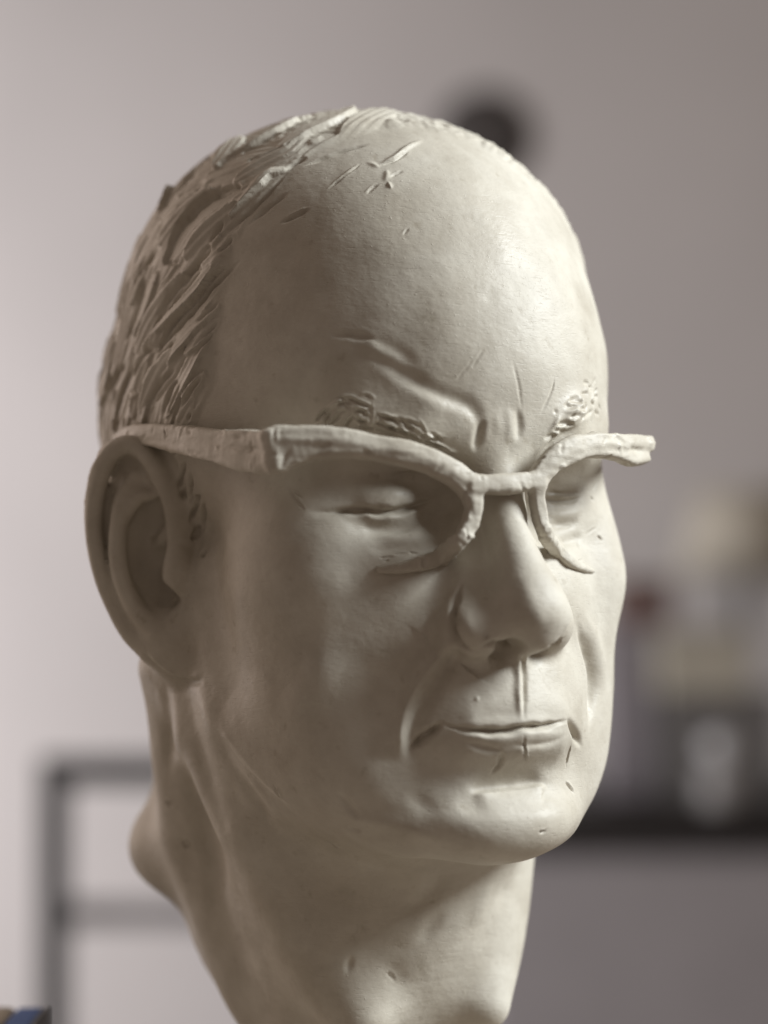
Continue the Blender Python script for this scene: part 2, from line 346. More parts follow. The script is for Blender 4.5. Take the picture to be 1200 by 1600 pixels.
('g',1.1,2.4,[(-53.2,65.6,18.9),(-51.5,66.4,18.9),(-49.7,67.0,18.9),(-48.0,67.4,19.0),(-46.8,67.6,19.0),(-45.8,67.8,19.1),(-44.7,68.1,19.2),(-43.2,68.5,19.3),(-41.6,69.1,19.4),(-40.0,69.7,19.4),(-38.4,70.3,19.3),(-36.8,70.8,19.0),(-35.2,71.2,18.9),(-33.3,71.5,19.0),(-31.3,71.8,19.1),(-29.2,71.9,19.4),(-27.1,71.8,19.8),(-24.9,71.6,20.4),(-22.5,71.4,21.1),(-19.9,71.1,21.8),(-17.3,71.2,22.6),(-15.3,72.3,23.4)]),
('g',1.6,0.7,[(-56.0,63.8,19.1),(-54.2,65.0,18.9),(-52.3,66.1,18.8),(-50.2,66.9,18.8),(-47.8,67.5,18.9),(-45.1,68.0,19.1),(-42.6,68.8,19.2)]),
('r',4.5,2.4,[(-42.4,68.4,23.5),(-39.6,69.5,23.5),(-36.9,70.5,23.5),(-33.9,71.2,23.6),(-30.5,71.5,23.9),(-26.7,71.1,24.4),(-23.5,70.8,24.9),(-21.5,70.9,25.3),(-20.1,71.3,25.7),(-18.9,71.8,26.1)]),
('r',2.4,0.7,[(-40.4,69.4,17.5),(-38.3,70.0,17.2),(-36.1,70.6,16.9),(-33.8,71.1,16.8),(-31.5,71.4,16.9),(-29.0,71.7,17.2),(-26.6,71.8,17.7),(-24.4,71.8,18.2),(-22.2,71.6,18.8),(-19.9,71.3,19.5)]),
('g',2,0.8,[(-41.0,69.2,14.8),(-38.9,69.7,14.2),(-36.9,70.2,13.6),(-34.9,70.7,13.2),(-32.7,71.3,13.1),(-30.4,71.9,13.2),(-28.3,72.5,13.5),(-26.3,72.9,14.0),(-24.3,73.0,14.6),(-22.1,72.8,15.2)]),
('r',2.5,0.8,[(-36.3,71.0,11.8),(-34.3,71.9,11.4),(-32.4,73.0,10.9),(-30.4,73.9,10.7),(-28.4,74.7,10.9),(-26.2,75.3,11.4),(-23.8,75.6,11.9)]),
('g',1.8,0.6,[(-39.7,72.5,7.7),(-37.6,73.2,7.5),(-35.7,74.1,7.3),(-33.6,75.0,7.4),(-31.2,75.8,7.9),(-28.6,76.5,8.6),(-25.9,77.1,9.3)]),
('g',1.2,0.9,[(-33.0,69.6,28.6),(-30.7,70.0,29.3),(-28.5,70.6,30.0),(-26.4,71.5,30.4),(-24.4,72.5,30.4),(-22.3,73.5,30.2),(-20.3,74.1,29.8),(-18.6,74.4,29.3),(-17.0,74.5,28.5),(-15.5,74.7,27.7)]),
('c',0.5,0.5,[(-59.0,57.9,25.7),(-56.4,63.4,19.1)]),
('c',0.5,0.4,[(-59.3,57.2,26.3),(-56.3,62.1,22.9)]),
('c',0.5,0.4,[(-37.1,74.6,4.9),(-33.1,76.4,5.2)]),
('c',0.5,0.4,[(-28.9,77.7,6.6),(-25.9,79.1,6.0)]),
('c',0.5,0.4,[(-33.0,76.1,6.0),(-29.4,77.6,6.3)]),
('c',0.5,0.4,[(-36.3,75.4,3.8),(-34.7,75.9,4.4)]),
('g',0.9,1.5,[(23.7,72.1,23.9),(25.5,72.0,23.8),(27.4,71.8,23.6),(29.2,71.7,23.5),(31.2,71.6,23.5),(33.2,71.4,23.6),(35.2,71.1,23.8),(37.1,70.6,24.2),(38.8,70.1,24.7),(40.7,69.4,25.2)]),
('r',1.6,0.8,[(24.5,72.1,24.8),(26.5,71.8,24.7),(28.6,71.6,24.7),(30.8,71.4,24.7),(33.6,71.1,24.9),(36.8,70.5,25.2),(40.3,69.4,25.6)]),
('g',0.8,0.8,[(23.9,72.4,26.2),(26.3,71.9,26.0),(28.5,71.5,25.9),(30.9,71.3,25.8),(33.8,70.9,25.8),(37.2,70.2,25.9),(40.8,69.2,26.1)]),
('r',3.5,0.8,[(25.6,73.0,28.8),(27.8,72.4,29.1),(30.0,72.0,29.5),(32.2,71.5,29.6),(34.6,70.8,29.3),(36.9,70.1,28.7),(39.3,69.4,28.1)]),
('g',1.6,0.9,[(25.0,73.7,15.6),(27.1,73.5,15.7),(29.2,73.1,15.8),(31.2,72.8,16.0),(33.3,72.4,16.3),(35.5,72.0,16.7),(37.7,71.5,17.0)]),
('r',2,0.9,[(25.7,72.8,19.1),(27.8,72.7,19.1),(30.0,72.5,19.0),(32.3,72.3,19.2),(34.6,72.0,19.7),(37.1,71.4,20.4),(39.9,70.5,21.1)]),
('g',1.8,0.9,[(25.0,76.7,10.7),(27.0,76.1,10.5),(29.2,75.3,10.3),(31.6,74.2,10.4),(34.3,73.0,11.0),(36.9,72.0,11.9),(39.3,71.2,12.7)]),
('c',0.6,0.6,[(44.7,67.7,25.4),(46.5,67.2,24.0)]),
('c',0.6,0.5,[(46.2,69.6,12.8),(48.1,69.8,11.1)]),
('c',0.5,0.4,[(46.2,66.7,27.2),(51.2,63.7,31.0)]),
('c',0.5,0.4,[(41.1,70.7,13.0),(46.7,68.9,15.5)]),
('c',0.5,0.4,[(24.9,79.9,4.7),(29.9,78.6,3.6)]),
('c',0.5,0.4,[(32.0,77.6,3.7),(36.8,74.7,4.9)]),
('c',0.5,0.4,[(32.0,72.7,15.2),(35.2,72.1,15.8)]),
('g',1.3,1.8,[(-17.1,99.0,-21.8),(-16.3,99.9,-21.3),(-15.5,100.6,-20.8),(-14.4,101.1,-20.4),(-12.9,101.4,-20.2),(-5.4,92.5,-20.5),(-4.6,93.6,-20.6),(-4.1,94.4,-20.9),(-3.7,95.1,-21.3),(-3.4,95.9,-21.8)]),
('c',0.5,0.6,[(-17.2,100.9,-19.1),(-15.4,102.1,-17.7)]),
('g',1,1,[(1.4,106.8,-21.2),(2.7,106.8,-20.8),(11.1,96.5,-20.7),(11.6,97.5,-20.2),(12.3,98.1,-19.7),(13.3,98.1,-19.2),(14.5,97.8,-18.8)]),
('r',3,0.5,[(-7.1,105.5,-0.5),(-7.0,107.7,-3.5),(-6.6,109.3,-6.5),(-5.9,110.4,-9.2),(-5.2,111.0,-11.5),(-4.3,111.0,-13.5),(-3.1,110.6,-15.5)]),
('r',1.2,0.9,[(-2.5,97.1,-23.7),(-0.8,94.6,-26.5),(-0.5,94.3,-29.3),(-1.0,95.3,-32.3),(-1.7,96.6,-35.8),(-2.1,97.5,-39.5),(-1.9,97.6,-43.3)]),
('g',1,1,[(-2.2,99.9,-23.3),(1.4,94.6,-26.4),(1.6,94.3,-29.3),(0.9,95.3,-32.4),(-0.1,96.7,-35.9),(-0.8,97.7,-39.7),(-0.9,97.7,-43.5)]),
('r',0.7,0.7,[(-15.0,93.4,-36.5),(-14.5,93.8,-37.1)]),
('f',2.8,3.6,[(-22.2,95.2,-19.3),(-22.2,92.0,-21.6),(-21.6,88.0,-23.9),(-22.8,86.7,-26.2),(-24.6,86.2,-28.6),(-26.3,85.5,-31.0),(-27.8,84.8,-33.5),(-29.1,84.1,-35.9),(-30.1,83.4,-38.3),(-31.0,82.9,-40.7),(-31.6,82.6,-43.2),(-32.1,82.4,-45.7),(-32.4,82.0,-48.3),(-32.6,81.6,-51.0),(-32.8,81.4,-53.7),(-33.0,81.2,-56.4)]),
('r',2.2,1,[(-26.1,84.0,-21.4),(-27.3,83.7,-23.7),(-28.4,83.3,-25.9),(-29.4,82.9,-28.0),(-30.1,82.7,-30.0),(-30.7,82.4,-31.9),(-31.2,82.2,-33.7)]),
('g',2.6,2.4,[(29.1,82.1,-14.3),(32.5,80.6,-19.6),(36.7,77.9,-25.0),(39.4,76.3,-30.6),(39.3,76.6,-36.5),(37.3,78.4,-42.5),(35.7,79.8,-48.4)]),
('r',3,0.9,[(34.0,79.9,-12.4),(37.8,77.7,-16.9),(41.7,75.4,-21.6),(44.2,74.1,-26.0),(45.0,73.8,-30.2),(44.8,74.0,-34.2),(44.4,74.4,-38.2)]),
('g',0.9,2.6,[(-24.3,88.6,-44.0),(-23.0,89.6,-44.6),(-21.6,90.6,-45.1),(-20.0,91.8,-45.6),(-18.0,93.1,-45.9),(-15.6,94.3,-46.2),(-13.1,95.1,-46.3),(-10.9,95.7,-46.5),(-8.8,96.2,-46.5),(-6.7,96.7,-46.4),(-4.6,97.1,-46.1),(-2.6,97.4,-45.6),(-0.5,97.7,-45.3),(1.8,97.6,-45.3),(4.3,97.2,-45.5),(7.1,96.6,-45.5),(10.4,95.9,-45.1),(14.1,94.9,-44.6),(18.4,92.9,-44.2)]),
('g',1.3,2.8,[(-23.8,89.0,-43.9),(-24.7,88.3,-44.7),(-25.5,87.7,-45.5),(-26.3,87.0,-46.2),(-27.0,86.4,-46.9),(-27.7,85.8,-47.6),(-28.5,85.0,-48.5),(-29.3,84.1,-49.6),(-30.3,83.1,-50.8),(-31.4,82.3,-52.1)]),
('r',1.8,1,[(-20.4,91.3,-47.9),(-18.6,92.6,-48.0),(-16.6,93.8,-48.2),(-14.3,94.6,-48.4),(-12.0,95.2,-48.6),(-9.6,95.9,-48.8),(-7.3,96.4,-48.9),(-5.0,96.9,-48.6),(-2.8,97.4,-48.1),(-0.5,97.7,-47.8),(2.2,97.5,-47.7),(5.2,96.9,-47.8),(8.1,96.3,-47.8),(10.7,95.7,-47.7),(13.2,95.0,-47.5),(15.8,94.2,-47.2)]),
('r',1.8,0.7,[(-19.5,92.2,-43.7),(-17.4,93.6,-43.8),(-15.1,94.6,-43.9),(-12.6,95.3,-44.0),(-9.9,96.1,-44.0),(-7.2,96.7,-43.9),(-4.7,97.1,-43.9),(-2.8,97.5,-43.8),(-1.1,97.7,-43.7),(1.0,97.7,-43.6),(4.2,97.2,-43.4),(7.8,96.6,-43.3),(11.7,95.6,-43.2)]),
('g',1.4,0.9,[(-18.3,92.6,-49.3),(-16.6,93.5,-49.9),(-14.7,94.1,-50.5),(-12.8,94.5,-51.1),(-11.0,94.9,-51.6),(-9.2,95.1,-52.0),(-7.3,95.4,-52.4)]),
('g',1.2,0.5,[(-5.8,96.5,-50.5),(-3.6,96.9,-50.7),(-1.4,97.3,-50.9),(1.3,97.3,-51.0),(4.6,96.6,-51.0),(8.2,95.8,-50.9),(11.2,95.1,-50.6),(13.4,94.6,-49.9),(15.1,94.3,-49.1),(17.0,93.6,-48.3)]),
('c',0.5,1,[(-1.3,97.7,-47.7),(-1.0,97.7,-48.6),(-0.7,97.7,-49.5),(-0.4,97.5,-50.6),(0.2,96.9,-52.2),(1.5,95.0,-54.2),(3.6,92.1,-56.2)]),
('g',0.9,1.3,[(-7.2,95.4,-52.4),(-6.7,94.7,-53.5),(-6.1,93.8,-54.6),(-5.5,92.4,-55.8),(-5.5,90.9,-57.2),(-6.2,89.8,-58.7),(-7.1,89.2,-60.1)]),
('g',1.6,2.2,[(17.4,93.6,-43.7),(19.2,92.4,-45.1),(21.1,90.9,-46.5),(23.4,89.0,-48.1),(26.3,86.3,-49.9),(29.2,83.6,-51.8),(31.2,82.2,-53.6)]),
('c',0.6,0.8,[(22.6,88.4,-51.7),(22.6,87.7,-53.0),(22.7,87.0,-54.2),(22.8,86.4,-55.5),(22.8,85.9,-56.8),(22.8,85.6,-58.1),(22.6,85.5,-59.4)]),
('c',0.7,0.9,[(22.2,85.8,-63.7),(26.6,84.8,-67.4)]),
('g',3.4,2.4,[(-14.0,88.2,-63.1),(-10.8,88.7,-63.0),(-7.4,89.0,-62.9),(-4.1,89.2,-62.8),(-1.1,89.3,-62.8),(1.7,89.3,-62.7),(4.3,89.2,-62.6),(6.9,89.1,-62.3),(9.2,89.0,-62.0),(11.7,88.7,-61.6)]),
('f',1.4,1.6,[(-14.5,88.8,-65.7),(-13.1,89.1,-65.5),(-11.8,89.3,-65.3),(-10.3,89.4,-65.1),(-8.8,89.5,-64.9),(-7.2,89.6,-64.7),(-5.2,89.7,-64.6),(-2.4,89.8,-64.4),(0.9,89.8,-64.3),(4.0,89.7,-64.2),(6.8,89.5,-64.1),(9.4,89.3,-63.9),(11.4,89.1,-64.0),(12.5,89.2,-64.5),(12.9,89.5,-65.4),(13.2,89.9,-66.1)]),
('c',0.6,0.7,[(5.5,96.6,-76.6),(5.8,96.5,-76.9),(6.2,96.4,-77.1),(6.6,96.3,-77.2),(7.1,96.3,-77.1),(7.7,96.2,-76.9),(8.3,96.2,-76.7)]),
('g',3,0.8,[(-30.3,82.0,-65.6),(-29.4,82.4,-66.5),(-28.5,82.9,-67.3),(-27.6,83.5,-68.2),(-26.6,84.3,-69.0),(-25.6,85.1,-69.8),(-24.6,86.0,-70.6)]),
('c',0.5,0.4,[(-3.6,93.2,-68.5),(-6.1,96.3,-76.3)]),
('g',4,0.8,[(-16.5,89.6,-68.2),(-15.5,90.5,-68.8),(-14.5,91.4,-69.4),(-13.6,92.3,-70.0),(-13.0,93.0,-70.6),(-12.4,93.6,-71.2),(-11.8,94.1,-71.8)]),
('g',7,1.2,[(-41.9,75.2,-24.4),(-43.9,74.3,-28.2),(-45.8,73.5,-32.0),(-47.9,72.6,-35.6),(-50.1,71.2,-39.0),(-52.2,69.3,-42.2),(-54.1,67.0,-45.4)]),
('r',6,1,[(-51.9,69.7,-24.3),(-53.4,68.4,-28.0),(-54.8,67.0,-31.6),(-56.0,65.4,-34.9),(-56.9,64.0,-37.6),(-57.6,62.6,-40.0),(-58.3,61.1,-42.4)]),
('f',3,1.1,[(-51.6,52.0,-72.7),(-53.6,49.8,-70.8),(-55.4,47.2,-68.9),(-57.1,44.6,-66.9),(-58.7,42.1,-64.5),(-60.4,39.7,-61.9),(-61.8,37.2,-59.4),(-62.9,34.8,-57.0),(-63.9,32.4,-54.6),(-64.8,30.1,-52.2),(-65.6,27.7,-49.8),(-66.4,25.5,-47.4),(-67.2,23.2,-44.9)]),
('g',4,1.4,[(-67.0,21.0,-48.4),(-65.6,23.9,-52.3),(-64.0,26.6,-56.2),(-62.4,28.9,-59.9),(-60.6,30.7,-63.4),(-58.7,32.1,-66.7),(-56.7,32.8,-70.0),(-54.7,32.7,-73.3),(-52.7,32.4,-76.5),(-50.8,32.3,-79.6)]),
('r',4.5,1.1,[(-68.5,11.8,-33.5),(-68.3,14.8,-36.8),(-68.0,17.6,-40.1),(-67.7,20.3,-43.4),(-67.1,22.4,-46.5),(-66.3,23.8,-49.5),(-65.4,25.3,-52.5),(-64.3,27.4,-55.2),(-63.2,29.7,-57.8),(-61.9,31.8,-60.6),(-60.2,33.3,-63.8),(-58.3,34.5,-67.2),(-56.0,35.1,-70.7)]),
('r',5,1.3,[(-72.8,3.7,-31.1),(-69.4,-1.9,-36.6),(-68.7,-1.5,-41.9),(-68.3,-0.8,-47.1),(-67.6,-1.4,-52.0),(-64.1,-8.1,-57.3),(-59.7,-16.3,-63.4),(-58.1,-17.4,-69.9),(-56.5,-17.8,-76.8),(-55.0,-17.7,-83.4),(-53.8,-17.2,-89.4),(-52.6,-16.5,-95.1),(-51.7,-16.2,-100.5),(-51.2,-16.9,-105.6),(-50.9,-18.4,-110.5),(-50.2,-20.4,-115.5)]),
('g',5,1.3,[(-68.4,4.4,-36.4),(-68.1,7.5,-42.8),(-67.8,10.4,-49.1),(-66.7,11.2,-55.1),(-65.3,11.3,-59.9),(-64.0,11.4,-64.3),(-62.8,12.1,-68.9),(-61.2,13.2,-74.4),(-59.6,14.7,-80.2),(-57.7,15.6,-86.0)]),
('g',3.5,1.2,[(-71.9,-5.7,-34.1),(-69.9,-8.5,-38.5),(-68.9,-9.2,-42.9),(-66.8,-12.6,-47.8),(-64.1,-17.6,-53.3),(-62.8,-19.8,-58.9),(-61.9,-21.3,-64.6)]),
('r',6,1.2,[(-55.4,10.9,-91.9),(-49.5,-0.3,-98.3),(-47.8,-2.6,-103.6),(-47.0,-2.4,-108.0),(-46.4,-0.1,-111.6),(-46.1,3.5,-114.5),(-45.5,6.7,-117.4)]),
('g',6,1,[(-50.5,28.0,-90.3),(-49.1,28.8,-95.6),(-47.8,29.7,-100.9),(-46.2,31.0,-105.5),(-44.3,32.9,-108.7),(-42.1,35.0,-111.1),(-39.8,36.9,-113.6)]),
('c',0.8,0.8,[(-58.2,46.8,-63.8),(-55.5,47.2,-68.8)]),
('g',1.4,0.9,[(-48.1,69.6,-64.8),(-47.1,70.0,-66.2),(-46.1,70.5,-67.6),(-45.1,70.8,-68.9),(-44.0,71.2,-70.2),(-43.0,71.5,-71.4),(-41.9,71.8,-72.6)]),
('c',1,1,[(-42.4,50.2,-81.5),(-37.8,50.0,-84.6)]),
('g',1.2,0.8,[(-43.0,66.3,-75.9),(-40.5,69.4,-76.6)]),
('c',1.2,1.3,[(-57.5,-22.0,-87.1),(-55.7,-20.4,-91.0)]),
('c',0.9,0.9,[(-61.6,-26.3,-74.9),(-60.3,-23.7,-77.0)]),
('g',1.4,0.8,[(-29.0,42.9,-119.5),(-30.3,42.7,-123.7)]),
('r',3,1,[(-46.4,66.6,-71.6),(-44.7,68.7,-72.0),(-42.9,70.7,-72.5),(-40.7,73.0,-73.0),(-37.8,75.5,-73.6),(-34.4,78.0,-74.3),(-31.1,80.6,-75.2),(-27.9,83.1,-76.3),(-24.7,85.6,-77.7),(-21.3,87.8,-79.0)]),
('g',4,1,[(-27.4,49.6,-91.9),(-26.1,50.9,-91.4),(-24.8,52.1,-90.9),(-23.5,52.9,-90.9),(-22.1,52.9,-91.6),(-20.7,52.7,-92.7),(-19.4,52.5,-93.7)]),
('g',3.5,0.8,[(-3.7,56.0,-93.5),(-4.8,54.7,-96.2),(-6.0,53.5,-98.8),(-7.6,52.6,-101.3),(-9.5,51.6,-103.8),(-11.6,50.5,-106.4),(-13.6,49.4,-108.9)]),
('r',4,1.2,[(17.5,50.5,-99.5),(16.4,50.3,-101.5),(15.4,50.1,-103.4),(14.2,50.0,-105.3),(13.1,49.9,-107.2),(12.0,49.8,-109.1),(10.9,49.7,-111.1)]),
('g',4,1,[(27.6,44.7,-100.9),(24.4,45.3,-106.7)]),
('g',3,0.9,[(-1.8,51.8,-106.8),(-3.1,51.4,-108.6),(-4.3,50.9,-110.3),(-5.3,50.4,-111.9),(-6.3,50.0,-113.2),(-7.2,49.6,-114.4),(-8.0,49.2,-115.5)]),
('c',0.7,0.5,[(-17.7,45.2,-124.4),(-13.8,45.1,-127.7)]),
('g',4,0.9,[(-17.8,45.4,-122.6),(-16.6,45.4,-123.9),(-15.5,45.4,-125.3),(-14.3,45.3,-126.5),(-13.1,45.2,-127.5),(-11.9,45.1,-128.3),(-10.7,44.9,-129.1)]),
('g',5,1,[(-26.4,51.5,-90.5),(-21.6,51.1,-94.3),(-17.2,51.1,-98.1),(-14.2,51.0,-101.6),(-13.8,50.3,-104.8),(-14.9,49.2,-107.7),(-16.0,48.2,-110.6)]),
('g',0.9,2.2,[(-71.3,10.8,36.3),(-71.1,9.0,34.7),(-70.9,7.2,33.0),(-70.6,5.5,31.5),(-70.5,4.7,30.0),(-70.6,4.4,28.5),(-70.7,4.3,27.0)]),
('g',0.9,2.2,[(-70.3,11.6,33.4),(-69.7,11.1,31.7),(-69.2,10.5,30.0),(-68.6,9.6,28.1),(-68.0,8.3,26.2),(-67.5,6.8,24.3),(-67.1,5.6,22.2)]),
('g',0.9,2.2,[(-69.3,5.8,28.0),(-69.4,5.2,27.2),(-69.5,4.8,26.4),(-69.5,4.7,25.8),(-69.3,4.8,25.4),(-68.8,5.1,25.3),(-68.5,5.5,25.1)]),
('g',0.9,2.2,[(-67.1,13.1,26.1),(-66.8,11.0,24.5),(-66.4,8.7,22.9),(-66.1,6.5,21.3),(-66.2,5.2,19.7),(-66.7,4.8,18.1),(-67.4,4.8,16.5)]),
('g',0.9,2.2,[(-66.0,13.7,23.9),(-65.4,12.3,22.2),(-64.8,10.7,20.4),(-64.2,9.2,18.7),(-63.7,8.0,17.0),(-63.4,7.0,15.3),(-63.2,6.4,13.6)]),
('g',0.9,2.2,[(-64.1,5.6,16.2),(-65.1,4.4,11.7)]),
('g',0.9,2.2,[(-65.5,4.5,13.0),(-66.3,4.8,11.4)]),
('g',0.9,2.2,[(-66.9,8.2,23.8),(-67.2,11.2,25.6)]),
('g',0.9,2.2,[(-64.3,9.6,7.8),(-65.3,10.8,5.8)]),
('r',3,0.7,[(-71.1,11.1,35.7),(-70.2,10.3,32.6),(-69.2,9.4,29.5),(-68.0,8.4,26.3),(-66.8,7.3,23.0),(-65.4,6.2,19.6),(-64.2,5.5,16.2)]),
('g',1.4,1.2,[(-73.9,-3.9,-10.1),(-72.6,-3.4,-10.0),(-71.5,-2.5,-9.8),(-70.4,-2.3,-9.5),(-69.5,-2.6,-9.0),(-68.9,-2.8,-8.3),(-68.4,-2.8,-7.6)]),
('f',1.5,1.3,[(-68.1,17.3,-31.7),(-68.3,15.3,-32.1),(-68.5,13.0,-32.6),(-68.7,10.1,-32.8),(-69.7,7.5,-32.6),(-71.2,5.3,-32.1),(-72.8,3.4,-31.3),(-74.3,1.8,-30.0),(-75.8,0.2,-28.4),(-77.1,-0.9,-26.9),(-78.1,-1.7,-25.6),(-78.9,-2.2,-24.4),(-79.6,-2.9,-23.2)]),
('g',1.3,2.6,[(-16.8,88.6,-2.0),(-17.8,89.0,-3.8),(-18.9,89.5,-5.6),(-20.1,90.3,-7.3),(-21.3,91.3,-9.1),(-22.2,92.0,-10.9),(-22.8,92.6,-12.6),(-23.2,93.1,-14.3),(-23.3,93.7,-15.9),(-23.1,94.1,-17.5),(-22.7,94.5,-18.9),(-22.0,94.9,-20.1),(-21.1,95.4,-21.2),(-19.9,96.1,-22.0),(-18.6,96.9,-22.5),(-16.9,97.3,-23.1)]),
('r',3,1,[(-19.5,95.1,-9.9),(-20.3,95.9,-11.5),(-21.0,96.6,-13.1),(-21.3,97.2,-14.6),(-21.1,97.9,-16.0),(-20.6,98.7,-17.4),(-19.8,99.1,-18.7)]),
]
